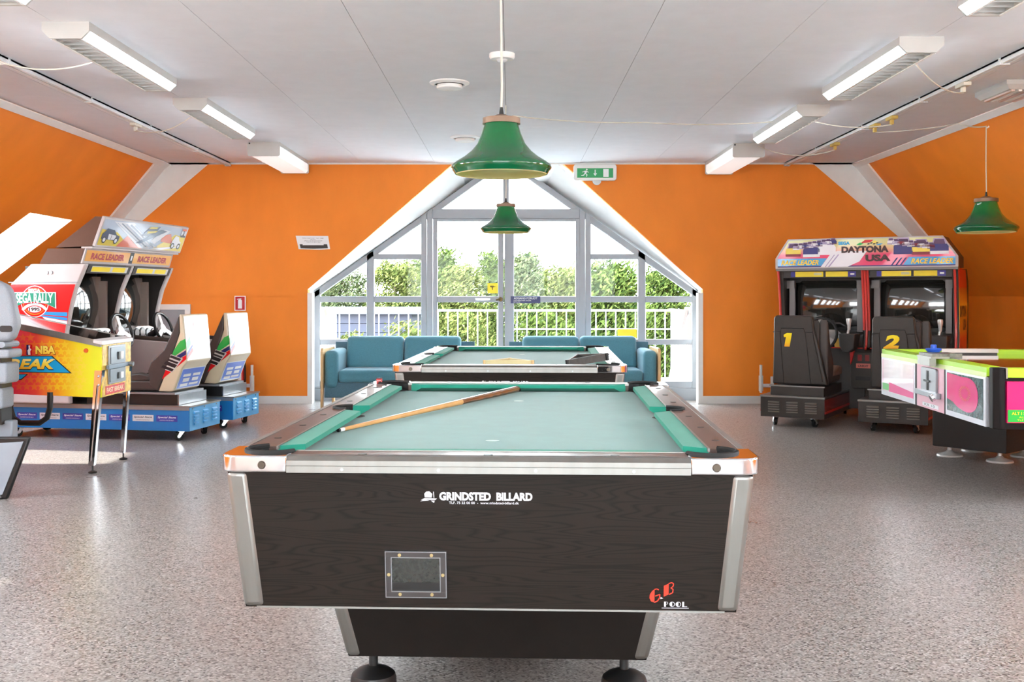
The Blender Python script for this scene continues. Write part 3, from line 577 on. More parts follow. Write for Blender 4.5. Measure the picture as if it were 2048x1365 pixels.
# ================================================================ ceiling fittings
diff = M('lamp_diffuser', (238, 245, 255), .4, emit=LAMP_FILL); tube_m = M('lamp_tube', (255, 250, 240), .4, emit=1.0)  # emission added to ceiling lamps that are otherwise unlit
lampw = M('lamp_enamel', (196, 194, 190), .5); blade_m = M('louvre_blade', (200, 202, 204), .3, .5)
def strip(mb_pts): pass
def fluor_proto(L=1.5):
    q = empty('fluorescent_fixture', '', 'ceiling light', group='louvred fluorescent fixtures'); t, bt = .1275, .085
    sec = [(-t, 0), (-t, -.05), (-bt, -.092), (-bt + .006, -.092), (-t + .012, -.046), (-t + .012, -.004), (t - .012, -.004), (t - .012, -.046), (bt - .006, -.092), (bt, -.092), (t, -.05), (t, 0)]
    MB().prism(sec, 'xz', .02, L - .02).build('housing', lampw, q)
    for y0 in (0, L - .02): MB().prism([(-t, 0), (-t, -.05), (-bt, -.092), (bt, -.092), (t, -.05), (t, 0)], 'xz', y0, y0 + .02).build('end_cap', lampw, q)
    for s in (-1, 1): MB().hexa([(s * (t - .0), .02, -.052), (s * bt, .02, -.09), (s * bt, L - .02, -.09), (s * t, L - .02, -.052)], [(s * (t + .002), .02, -.051), (s * (bt + .002), .02, -.0915), (s * (bt + .002), L - .02, -.0915), (s * (t + .002), L - .02, -.051)]).build('side_diffuser', diff, q)
    MB().cyl((0, .04, -.03), (0, L - .04, -.03), .013, n=8).build('lamp_tube', tube_m, q)
    bl = MB().box(-bt + .008, bt - .008, -.002, .002, -.09, -.05).mesh('louvre_blade', blade_m)
    for i in range(16): link('louvre_blade', bl, q, loc=(0, .07 + (L - .14) * i / 15, 0))
    for s in (-1, 1): MB().box(*sorted((s * (bt - .012), s * (bt - .002))), .02, L - .02, -.094, -.088).build('louvre_rail', white, q)
    return q
proto = fluor_proto(); first = True
for x, y, lab in [(-2.4, 5.71, 'louvred fluorescent fixture on the left of the ceiling, the nearest whole one'), (-2.4, 7.92, 'louvred fluorescent fixture on the left, second from the gable end'), (2.34, 6.04, 'louvred fluorescent fixture on the right of the ceiling, the nearest whole one'), (2.34, 8.2, 'louvred fluorescent fixture on the right, second from the gable end'),
                  (-2.4, 3.57, 'louvred fluorescent fixture cut off by the top left corner'), (2.34, 3.76, 'louvred fluorescent fixture cut off by the top right corner')]:
    o = proto if first else copy_tree(proto); first = False; o.location = (x, y, ZC); o['label'] = lab
for k, (x, y) in enumerate([(-2.4, 1.2), (2.34, 1.4), (-2.4, -1.2), (2.34, -1.0), (-2.4, -3.6), (2.34, -3.4)]):  # unseen fixtures added to light the near half of the room
    o = copy_tree(proto); o.location = (x, y, ZC); o['label'] = 'unseen louvred fixture added behind the camera for light, %s row, %s' % (('left', 'right')[k % 2], ('nearest', 'middle', 'last')[k // 2]); o['group'] = 'light fixtures added behind the camera'
prism_m = M('prismatic_diffuser', (238, 240, 240), .35, emit=.25)
for x, y, lab in ((-2.38, 10.2, 'plain boxed ceiling light at the left end by the gable wall'), (2.31, 10.3, 'plain boxed ceiling light at the right end by the gable wall')):
    q = empty('box_light', lab, 'ceiling light', (x, y, ZC), 0, 'boxed ceiling lights by the gable wall'); L = 1.48
    MB().prism([(-.15, 0), (-.15, -.035), (.15, -.035), (.15, 0)], 'xz', .01, L - .01).build('back_plate', lampw, q)
    MB().prism([(-.145, -.035), (-.145, -.11), (-.125, -.132), (.125, -.132), (.145, -.11), (.145, -.035)], 'xz', .015, L - .015).build('diffuser', prism_m, q)
    for y0 in (0, L - .016): MB().prism(rrect(-.155, .155, -.137, 0, .02), 'xz', y0, y0 + .016).build('end_cap', lampw, q)
    MB().cyl((-.135, -.001, -.016), (-.135, -.004, -.016), .008, n=10).build('screw_cap', black, q)
# round vents and the presence sensor
for px, py, lab in ((899, 165, 'round white ceiling vent left of the front pendant cord'), (930, 274, 'round white ceiling vent half hidden by the front pendant')):
    yy = F * (ZC - H) / (CY - py); q = empty('ceiling_vent', lab, 'vent', ((px - CX) * yy / F, yy, ZC), 0, 'round ceiling vents')
    MB().lathe([(.1, 0), (.138, 0), (.138, -.008), (.108, -.02), (.1, -.016)], caps=False, n=36).build('ring', white, q); MB().lathe([(.0, -.052), (.05, -.05), (.085, -.044), (.09, -.036), (.088, -.02), (.0, -.02)], caps=False, n=36).build('disc', white, q); MB().lathe([(.0, -.001), (.1, -.001)], caps=False, n=24).build('duct', M('duct_dark', (60, 58, 56), .8), q)
q = empty('presence_sensor', 'white round presence sensor on the ceiling behind the front pendant cord', 'sensor', (-.055, 6.48, ZC))
MB().lathe([(0, 0), (.078, 0), (.078, -.022), (.07, -.034), (.034, -.036), (0, -.036)], caps=False, n=32).build('housing', white, q); MB().ball((0, 0, -.034), (.036, .036, .022)).build('lens', M('sensor_lens', (206, 208, 210), .15), q)
# light tracks with adapters and cables
trk = M('track_white', (228, 230, 230), .35)
adm = M('adapter_plastic', (214, 206, 190), .5); ado = M('ochre_adapter', (206, 176, 92), .5)
for x, lab in ((-3.15, 'white lighting track along the left of the ceiling'), (3.07, 'white lighting track along the right of the ceiling')):
    q = empty('lighting_track', lab, 'track', (x, 0, ZC), 0, 'lighting tracks')
    MB().box(-.026, -.006, 3.5, D - .03, -.036, 0).box(.006, .026, 3.5, D - .03, -.036, 0).box(-.026, .026, 3.5, D - .03, -.012, 0).build('rail', trk, q)
    for yy in (5.2, 6.6, 7.9, 9.2, 10.6): MB().box(-.032, .032, yy - .012, yy + .012, -.042, 0).build('clip', trk, q)
    MB().box(-.03, .03, D - .07, D - .03, -.04, 0).build('end_cap', trk, q)
    for yy, mm in (((8.9, adm),) if x < 0 else ((7.2, adm), (8.55, ado), (8.95, ado), (10.05, ado))): MB().box(-.028, .028, yy - .07, yy + .07, -.062, -.036).box(-.012, .012, yy - .02, yy + .02, -.10, -.062).build('adapter', mm, q, bevel=.004)
cab = M('cable_white', (206, 200, 186), .5)
def hang(name, lab, pts, r=.005, sag=.1, n=12, grp='ceiling cables'):
    path = []
    for i in range(len(pts) - 1):
        a, b = Vector(pts[i]), Vector(pts[i + 1])
        for k in range(n):
            t = k / n; p = a.lerp(b, t); p.z -= sag * 4 * t * (1 - t); path.append(p)
    path.append(Vector(pts[-1])); MB().tube(path, r, n=6).build(name, cab, label=lab, cat='cable', group=grp)
hang('lamp_cable', 'slack cable from the left track to the nearest left fixture', [(-3.15, 6.05, ZC - .04), (-2.52, 6.5, ZC - .03)], sag=.1)
hang('lamp_cable', 'slack cable from the left track to the second left fixture', [(-3.15, 8.9, ZC - .09), (-2.52, 8.45, ZC - .03)], sag=.07)
hang('lamp_cable', 'slack cable from the right track to the nearest right fixture', [(3.07, 7.2, ZC - .1), (2.46, 6.5, ZC - .03)], sag=.06)
hang('lamp_cable', 'slack cable from the right track to the second right fixture', [(3.07, 8.55, ZC - .1), (2.46, 8.75, ZC - .03)], sag=.04)
hang('lamp_cable', 'slack cable from the right track to the boxed light', [(3.07, 10.05, ZC - .1), (2.4, 10.3, ZC - .03)], sag=.07)
hang('pendant_feed_cable', 'long thin cable strung across the ceiling to the rear pendant', [(.01, 8.6, ZC - .02), (1.1, 8.75, ZC - .05), (2.2, 8.9, ZC - .02)], sag=.02)
# louvred heater on the right
q = empty('ceiling_heater', 'white slatted heater box on the ceiling at the right edge', 'heater', (3.42, 7.25, ZC))
MB().hexa([(-.03, 0, -.0), (.3, 0, 0), (.3, .5, 0), (-.03, .5, 0)], [(-.03, 0, -.03), (.3, 0, -.03), (.3, .5, -.03), (-.03, .5, -.03)]).hexa([(-.03, 0, -.03), (.3, 0, -.03), (.3, .5, -.03), (-.03, .5, -.03)], [(.0, .03, -.06), (.27, .03, -.06), (.27, .47, -.06), (.0, .47, -.06)]).build('housing', lampw, q)
for i in range(5): MB().box(.02 + .05 * i, .045 + .05 * i, .04, .46, -.072, -.056).build('slat', white if i % 2 else M('rosy_slat', (214, 190, 180), .5), q)

# pendants
def shade_mat():
    m = M('green_lamp_glass', (8, 92, 58), .1, coat=1); n, l = m.node_tree.nodes, m.node_tree.links; b = n['Principled BSDF']
    o = n['Material Output']; tr = n.new('ShaderNodeBsdfTranslucent'); tr.inputs[0].default_value = lin((20, 170, 60)); mx = n.new('ShaderNodeMixShader'); mx.inputs[0].default_value = .25
    l.new(b.outputs[0], mx.inputs[1]); l.new(tr.outputs[0], mx.inputs[2]); l.new(mx.outputs[0], o.inputs[0]); return m
shm_ = shade_mat(); liner = M('cream_lamp_lining', (250, 240, 200), .5)
_n, _l = liner.node_tree.nodes, liner.node_tree.links; _t = _n.new('ShaderNodeBsdfTranslucent'); _t.inputs[0].default_value = lin((250, 236, 180)); _x = _n.new('ShaderNodeMixShader')
_l.new(_n['Principled BSDF'].outputs[0], _x.inputs[1]); _l.new(_t.outputs[0], _x.inputs[2]); _l.new(_x.outputs[0], _n['Material Output'].inputs[0]); cap_m = M('brushed_cap', (132, 106, 86), .4, .3)
def pendant(label, x, y, zb, s, ztop, hook=None):
    q = empty('pendant_lamp', label, 'lamp', (x, y, zb), 0, 'green bell pendants'); q.scale = (1, 1, 1)
    pr = [(.068, .200), (.069, .19), (.078, .16), (.095, .12), (.120, .09), (.150, .066), (.180, .048), (.197, .034), (.1985, .024), (.19, .012), (.183, 0)]
    MB().lathe([(r * s, z * s) for r, z in pr], n=48, caps=False).build('shade', shm_, q, sharp=60)
    MB().lathe([((r - .006) * s, (z - .002) * s) for r, z in pr], n=40, caps=False).build('inner_lining', liner, q, sharp=60)
    MB().lathe([(0, .236 * s), (.02 * s, .235 * s), (.04 * s, .226 * s), (.05 * s, .222 * s), (.074 * s, .221 * s), (.075 * s, .198 * s), (.0, .198 * s)], n=36, caps=False).build('cap', cap_m, q)
    MB().cyl((0, 0, .234 * s), (0, 0, .265 * s), .008 * s + .002, .006).build('strain_relief', black, q)
    path = [(0, 0, .25 * s), (.002, 0, (ztop - zb) * .35), (-.002, 0, (ztop - zb) * .7), (0, 0, ztop - zb)]
    MB().tube(path, .0045, n=6).build('cord', cab, q)
    MB().ball((0, 0, .12 * s), (.03 * s, .03 * s, .036 * s)).cyl((0, 0, .15 * s), (0, 0, .2 * s), .014 * s, n=10).build('bulb', M('warm_bulb', (255, 226, 160), .4, emit=3), q)
    li = bpy.data.lights.new('bulb_light', 'POINT'); li.energy = 6; li.color = (1, .86, .58); li.shadow_soft_size = .02; lo = bpy.data.objects.new('bulb_light', li); COL.objects.link(lo); lo.parent = q; lo.location = (0, 0, .12 * s)
    if hook: MB().tube([(0, 0, ztop - zb - .02), (.02, 0, ztop - zb - .01), (.03, 0, ztop - zb + .02), hook], .006, n=6).build('hook', white, q)
pendant('green bell pendant hanging over the front pool table', -.038, 4.2, 1.695, 1.0, ZC)
pendant('smaller looking green bell pendant hanging in front of the balcony doors', -.04, 8.24, 1.702, 1.0, ZC)
pendant('green bell pendant hanging on the right above the air hockey table', 3.885, 8.67, 1.728, 1.25, 2.60, (.03, 0, .915))
hang('pendant_feed_cable', 'thin cable strung from the right track to the pendant hook', [(3.07, 8.95, ZC - .1), (3.7, 8.78, ZC - .055), (3.885, 8.67, 2.595)], sag=.015)

# ================================================================ signs and wall things
q = empty('exit_sign', 'green and white running man exit sign on the gable wall', 'exit sign', (X_(1189.5), D - .035, Z_(347)))
MB().prism(rrect(-.24, .24, -.085, .095, .03), 'xz', -.02, .025).build('housing', white, q, bevel=.006)
gsn = M('exit_green', (16, 132, 70), .4, emit=.15); MB().box(-.2, .2, -.024, -.019, -.055, .05).build('panel', gsn, q)
mb = MB(); yf = -.0255
for pts in ([(-.105, .035), (-.095, .045), (-.083, .038), (-.09, .026)], [(-.118, .022), (-.09, .024), (-.098, -.008), (-.118, -.006)], [(-.118, .02), (-.145, .01), (-.143, .003), (-.116, .012)], [(-.094, .022), (-.07, .006), (-.075, .001), (-.098, .012)], [(-.118, -.004), (-.13, -.022), (-.155, -.026), (-.155, -.034), (-.126, -.032), (-.108, -.008)], [(-.108, -.006), (-.086, -.02), (-.092, -.042), (-.1, -.042), (-.096, -.024), (-.114, -.01)],
            [(-.006, .034), (.006, .034), (.006, -.012), (-.006, -.012)], [(-.02, -.008), (0, -.036), (.02, -.008), (.01, -.004), (0, -.02), (-.01, -.004)], [(.09, -.045), (.15, -.045), (.15, .042), (.09, .042)]): mb.poly([(a, yf, b) for a, b in pts])
mb.build('symbol', paper, q)
MB().prism(arc(.02, -.085, .05, 180, 360, 8), 'xz', -.015, .01).build('lamp_bulge', M('clear_bulge', (220, 226, 226), .2), q)
q = empty('extinguisher_sign', 'small red fire extinguisher sign on the orange gable wall', 'sign', (X_(481), D - .02, Z_(607)))
MB().box(-.062, .062, 0, .004, -.083, .083).build('plate', paper, q); MB().box(-.053, .053, -.001, 0, -.074, .074).build('red_field', M('sign_red', (196, 24, 34), .4), q)
mb = MB()
for pts in ([(-.022, -.058), (.022, -.058), (.022, .03), (.012, .042), (-.012, .042), (-.022, .03)], [(-.012, .045), (.014, .045), (.014, .054), (-.03, .05), (-.034, .04)]): mb.poly([(a, -.002, b) for a, b in pts])
mb.build('symbol', paper, q)
q = empty('wall_notice', 'white paper notice with a dark photo strip on the orange wall', 'notice', (X_(626), D - .014, Z_(486)))
def wq(p): return ((p[0] - 626) * D / F, -(.006 if len(p) < 3 else p[2]), (486 - p[1]) * D / F)
MB().poly([wq(p) for p in ((592, 472), (657, 472.5), (661, 499), (640, 500), (598, 499))]).build('sheet', paper, q)
MB().poly([wq((*p, .008)) for p in ((600, 489), (606, 489), (606, 491), (648, 491), (648, 489), (655, 489), (656.5, 497), (628, 498), (602, 497))]).build('photo_strip', M('dark_photo', (50, 42, 40), .5, var=.2, vscale=40), q)
for i, (t, wpx) in enumerate((('Alle maskiner kan tage', 43), ('10 kr', 11), ('ellers tal til personale', 36), ('Underholdningsudvalget', 28))): text(t, 'lettering', M('ink', (40, 40, 44), .6), q, wq((626.5 + i * .4, 477 + i * 2.6, .008)), width=wpx * D / F, height=.011)
q = empty('door_3', 'white hatch door in the gable wall behind the racing cabinets', None, (X_(330), D, 0), kind='structure')
MB().box(-.31, -.25, -.03, 0, 0, Z_(609)).box(.23, .29, -.03, 0, 0, Z_(609)).box(-.25, .23, -.03, 0, Z_(609) - .06, Z_(609)).build('frame', white, q); MB().box(-.25, .23, -.015, 0, .02, Z_(609) - .06).build('panel', winm, q)
for sx, lab in ((-1, 'white bracket standing at the wall beside the blue racing base'), (1, 'white bracket standing at the wall beside the black racing base')):
    q = empty('wall_bracket', lab, 'bracket', (X_(508) if sx < 0 else X_(1518), D - .09, 0), 0, 'white wall brackets')
    MB().box(-.012, .012, -.02, .02, .13, .44).build('upright', white, q, bevel=.004); MB().box(-.022, .022, -.012, .012, .15, .32).build('upright_plate', white, q); e = -1 if sx < 0 else 1
    MB().box(*sorted((0, e * .13)), -.012, .012, .19, .23).build('arm', white, q, bevel=.004); MB().box(*sorted((e * .11, e * .14)), -.015, .015, .04, .31).build('foot', white, q)
q = empty('fire_extinguisher', 'red fire extinguisher standing behind the rear blue seat', 'extinguisher', (X_(481), D - .13, .1))
MB().lathe([(0, 0), (.07, 0), (.075, .01), (.075, .33), (.06, .38), (.025, .41), (.025, .43), (0, .43)], n=24, caps=False).build('cylinder', red, q); MB().box(-.02, .02, -.03, .03, .43, .45).box(-.012, .012, -.09, .02, .46, .475).build('valve', black, q); MB().tube([(.02, 0, .44), (.085, -.02, .40), (.09, -.02, .2), (.085, -.02, .1)], .011, n=8).build('hose', rubber, q); MB().box(-.06, .06, -.078, -.072, .14, .27).build('instruction_label', paper, q)
# ================================================================ shared arcade pieces
def caster(parent, x, y, a=0.0, r=.036):
    f_ = MB().box(-.03, .03, -.03, .03, .078, .085)
    for s in (-1, 1): f_.hexa([(s * .018, -.022, .078), (s * .022, -.022, .078), (s * .022, .018, .078), (s * .018, .018, .078)], [(s * .018, .012, .03), (s * .022, .012, .03), (s * .022, .036, .03), (s * .018, .036, .03)])
    o = f_.build('caster', chrome, parent, loc=(x, y, 0), rot=(0, 0, a)); MB().cyl((-.014, .024, r), (.014, .024, r), r, n=18).cyl((-.016, .024, r), (.016, .024, r), r * .4, n=10, mi=1).build('caster_wheel', [rubber, steel], o)
def screen_patch(parent, x0, x1, y, z0, z1, bulge, mat, name='screen', nx=12, nz=9):
    mb = MB(); vs = []; fs = []
    for j in range(nz + 1):
        for i in range(nx + 1):
            u, v = 2 * i / nx - 1, 2 * j / nz - 1; vs.append((x0 + (x1 - x0) * i / nx, y - bulge * (1 - .5 * u * u - .5 * v * v), z0 + (z1 - z0) * j / nz))
    fs = [(j * (nx + 1) + i, j * (nx + 1) + i + 1, (j + 1) * (nx + 1) + i + 1, (j + 1) * (nx + 1) + i) for j in range(nz) for i in range(nx)]
    return mb.add(vs, fs).build(name, mat, parent, sharp=80)
crt = M('crt_glass', (40, 39, 36), .08, coat=1, spec=.8); darkin = M('dark_bezel', (40, 36, 34), .45, var=.1); seatv = M('dark_vinyl', (64, 54, 50), .5, var=.08, vscale=30, bump=.1, bscale=200)
def wheel(parent, c, R, tilt, hub_m):
    o = bpy.data.objects.new('steering_wheel', MB().tube([(R * math.cos(2 * PI * k / 28), 0, R * math.sin(2 * PI * k / 28)) for k in range(28)], .014, n=8, closed=True).mesh('steering_wheel', black)); COL.objects.link(o); o.parent = parent; o.location = c; o.rotation_euler = (tilt, 0, 0)
    sp_m = MB().cyl((0, .0, 0), (0, .03, 0), .045, .05, n=20)
    for a in (210, 330, 90): sp_m.hexa([(.04 * math.cos(math.radians(a + s)), y_, .04 * math.sin(math.radians(a + s))) for y_, s in ((0, -30), (0, 30), (.008, 30), (.008, -30))], [((R - .005) * math.cos(math.radians(a + s)), y_, (R - .005) * math.sin(math.radians(a + s))) for y_, s in ((0, -9), (0, 9), (.008, 9), (.008, -9))])
    sp_m.build('spokes', hub_m, o); MB().cyl((0, .03, 0), (0, .16, -.02), .03, n=12).build('column', black, o)
def sidepoly(mb, x, pts, mi=0): mb.poly([(x, a, b) for a, b in pts], mi)
lou = {}
def louvre(parent, x, z, y, w_, h_, mat):
    k = (w_, h_, mat.name)
    if k not in lou: lou[k] = MB().prism([(0, -h_ / 2), (-.012, -h_ / 2), (-.012, h_ * .1), (0, h_ / 2)], 'yz', -w_ / 2, w_ / 2).mesh('vent_louvre', mat)
    link('vent_louvre', lou[k], parent, loc=(x, y, z))

# ================================================================ rally twin (left)
blue = M('blue_enamel', (24, 118, 190), .4, var=.05, coat=.2); blue_lit = M('lit_blue_enamel', (84, 168, 222), .4, var=.04, coat=.2); purple = M('purple_label', (64, 62, 160), .4)
beige = M('beige_shell', (206, 192, 164), .4, var=.04, coat=.2); rwhite = M('cabinet_white', (196, 189, 188), .5, var=.03, spec=.3); rallyred = M('rally_red', (214, 8, 18), .3, coat=.4); green_p = M('banner_green', (20, 136, 106), .35); greenb = M('bright_green', (10, 170, 74), .35, coat=.3); skyb = M('sky_blue_print', (24, 150, 220), .35, coat=.3); blk_p = M('black_print', (28, 27, 30), .4); org_p = M('orange_print', (240, 140, 30), .4); mauve = M('marquee_box', (104, 78, 67), .85, var=.05, spec=.15)
RL = empty('racing_cabinet', 'twin rally racing arcade cabinet with blue bases and beige seats', 'arcade cabinet', (-2.66, 8.77, 0), math.radians(79.5), 'twin racing cabinets')
XM = (0, -1, 0)
for ui, x0 in enumerate((0.0, .82)):
    x1 = x0 + .55
    B_ = MB().box(x0, x1, 0, 1.75, .085, .283).build('base', blue, RL, bevel=.003)
    MB().box(x0 + .002, x1 - .002, -.004, 0, .088, .28).build('end_plate', blue_lit, B_); MB().box(x0 - .006, x1 + .006, -.012, 1.75, .283, .296).build('top_plate', alu, B_); MB().box(x0 - .006, x0 - .001, 0, 1.72, .258, .285).build('side_trim', graymetal, B_)  # end plate in a lighter blue, its stronger light painted in
    for c in range(3):
        for r_ in range(4): louvre(B_, x0 + .11 + .165 * c, .232 - .03 * r_, -.004, .085, .022, blue_lit)
    for sx in (.05, .26, .48): MB().cyl((x0 + sx, -.004, .268), (x0 + sx, -.009, .268), .006, n=8).build('screw', steel, B_)
    for (cx_, cy_, an) in ((x0 + .07, .1, .4), (x0 + .48, .1, -.7), (x0 + .07, 1.6, 1.0), (x0 + .48, 1.6, .2), (x0 + .3, .22, 1.3)): caster(RL, cx_, cy_, an)
    for k in range(7):
        yy = .2 + .215 * k; dark = k % 2 == 0; xx = x0 - .0025
        p = MB(); sidepoly(p, xx, [(yy - .095, .162), (yy + .095, .162), (yy + .095, .215), (yy - .095, .215)]); p.build('stage_label', purple if dark else M('label_grey', (214, 214, 218), .4), B_)
        text('Special Stage', 'lettering', paper if dark else blk_p, B_, (xx - .0015, yy, .196), xd=XM, width=.165, height=.019, bold=.02, shear=.25); text('CHAMPION MASTER RALLY', 'lettering', paper if dark else blk_p, B_, (xx - .0015, yy, .174), xd=XM, width=.13, height=.008, shear=.25)
    R_ = MB().box(x0 + .03, x1 - .03, .12, .95, .296, .385).build('seat_riser', black, RL, bevel=.003); MB().box(x0 + .03, x1 - .03, .108, .12, .3, .385).build('riser_plate', steel, R_); MB().box(x0 + .02, x1 - .02, .14, .9, .385, .40).build('seat_rail', graymetal, R_)
    st = empty('seat', None, None); st.parent = RL; xa, xb = x0 + .05, x0 + .50
    shell = [(.12, 1.055), (.085, 1.05), (.07, .89), (.05, .66), (.095, .60), (.165, .42), (.19, .405), (.31, .408), (.2, .66), (.115, .9)]
    MB().prism(shell, 'yz', xa, xb).build('seat_shell', beige, st, bevel=.012, seg=3)
    MB().prism([(.12, 1.045), (.19, .89), (.255, .76), (.375, .65), (.4, .58), (.385, .46), (.31, .408), (.2, .66), (.115, .9)], 'yz', xa - .004, xb + .004).build('seat_upholstery', seatv, st, bevel=.012, seg=3)
    mb = MB(); mb.prism([(.32, .41), (.72, .41), (.75, .46), (.72, .50), (.33, .50)], 'yz', xa + .0, xb - .0); mb.build('seat_cushion', seatv, st, bevel=.02, seg=3)
    for s in (xa, xb - .07): MB().prism([(.34, .49), (.7, .49), (.6, .545), (.48, .56), (.38, .54)], 'yz', s, s + .07).build('seat_bolster', seatv, st, bevel=.015)
    xf = xa - .0022; mb = MB()
    for pts, mi in (([(.165, .755), (.108, .83), (.06, .85), (.056, .77), (.195, .68)], 0), ([(.2, .672), (.055, .755), (.053, .72), (.225, .62)], 1), ([(.225, .615), (.053, .715), (.052, .68), (.27, .51), (.262, .54)], 2)): sidepoly(mb, xf, pts, mi)
    mb.build('stripe_print', [greenb, navy, rallyred], st)
    mb = MB(); dirx, dirz = Vector((-.64, .77)), Vector((-.77, -.64)) * -1; c_ = Vector((.185, .645))
    def rot(p): v = c_ + dirx * p[1] + Vector((-.9, -.3)) * p[0]; return (xf - .0015, v.x, v.y)
    for (a0, a1, b0, b1, mi) in ((-.062, .062, -.075, .075, 0), (-.05, .05, .045, .068, 1), (-.05, .05, .012, .03, 1), (-.055, .055, -.03, .004, 1), (-.055, .055, -.068, -.042, 1)): mb.poly([tuple(Vector(rot(p)) - Vector((.001 * mi, 0, 0))) for p in ((a0, b0), (a1, b0), (a1, b1), (a0, b1))], mi)
    mb.build('sponsor_sticker', [M('sticker_grey', (196, 192, 190), .4), blk_p], st)
    def rear(x_, z_, o=.002):        # a point just behind the shell's rear face
        prof = [(1.05, .085), (.89, .07), (.66, .05), (.60, .095), (.42, .165)]
        for (za, ya), (zb, yb) in zip(prof, prof[1:]):
            if zb <= z_ <= za: t = (za - z_) / (za - zb); return (x_, ya + (yb - ya) * t - o, z_)
        return (x_, .165 - o, z_)
    mb = MB(); mb.poly([rear(xa + .03, .592, .003), rear(xb - .03, .592, .003), rear(xb - .03, .43, .003), rear(xa + .03, .43, .003)], 0); mb.poly([rear(xa + .018, .599, .002), rear(xb - .018, .599, .002), rear(xb - .018, .424, .002), rear(xa + .018, .424, .002)], 1)
    for (a0, a1, b0, b1) in ((.07, .2, .525, .548), (.24, .37, .525, .548), (.09, .2, .48, .512), (.25, .36, .482, .51), (.07, .2, .442, .466), (.22, .38, .448, .466)): mb.poly([rear(xa + p, z_, .0045) for p, z_ in ((a0, b0), (a1, b0), (a1, b1), (a0, b1))], 1)
    mb.poly([rear(xa + p, z_, .0025) for p, z_ in ((.012, .83), (.438, 1.03), (.438, .685), (.012, .685))][:0] or [rear(xa + p, z_, .0015) for p, z_ in ((.012, 1.03), (.438, 1.03), (.438, .89), (.012, .89))], 1); mb.poly([rear(xa + p, z_, .0015) for p, z_ in ((.012, .888), (.438, .888), (.438, .668), (.012, .668))], 1)
    mb.build('rear_print', [M('cobalt_print', (70, 106, 196), .35, coat=.3), M('glare_print_white', (216, 216, 214), .3, coat=.4)], st)  # white prints; over the upper rear the white is glare painted on
    mb = MB(); mb.poly([rear(xa + p, z_, .003) for p, z_ in ((.01, .82), (.09, .87), (.09, .80), (.01, .75))], 0); mb.poly([rear(xa + p, z_, .003) for p, z_ in ((.01, .73), (.12, .80), (.12, .78), (.01, .7))], 1); mb.poly([rear(xa + p, z_, .003) for p, z_ in ((.01, .70), (.12, .775), (.12, .74), (.01, .675))], 2)
    for (a0, a1, b0, b1) in ((.16, .4, .95, .955), (.16, .4, .98, .985), (.16, .17, .955, .98), (.39, .4, .955, .98)): mb.poly([rear(xa + p, z_, .003) for p, z_ in ((a0, b0), (a1, b0), (a1, b1), (a0, b1))], 2)
    mb.build('rear_stripe_print', [M('pale_green_print', (130, 206, 150), .4), M('pale_navy_print', (120, 124, 176), .4), M('pale_red_print', (222, 120, 120), .4)], st)  # paler copies of the side stripes, washed out by painted glare
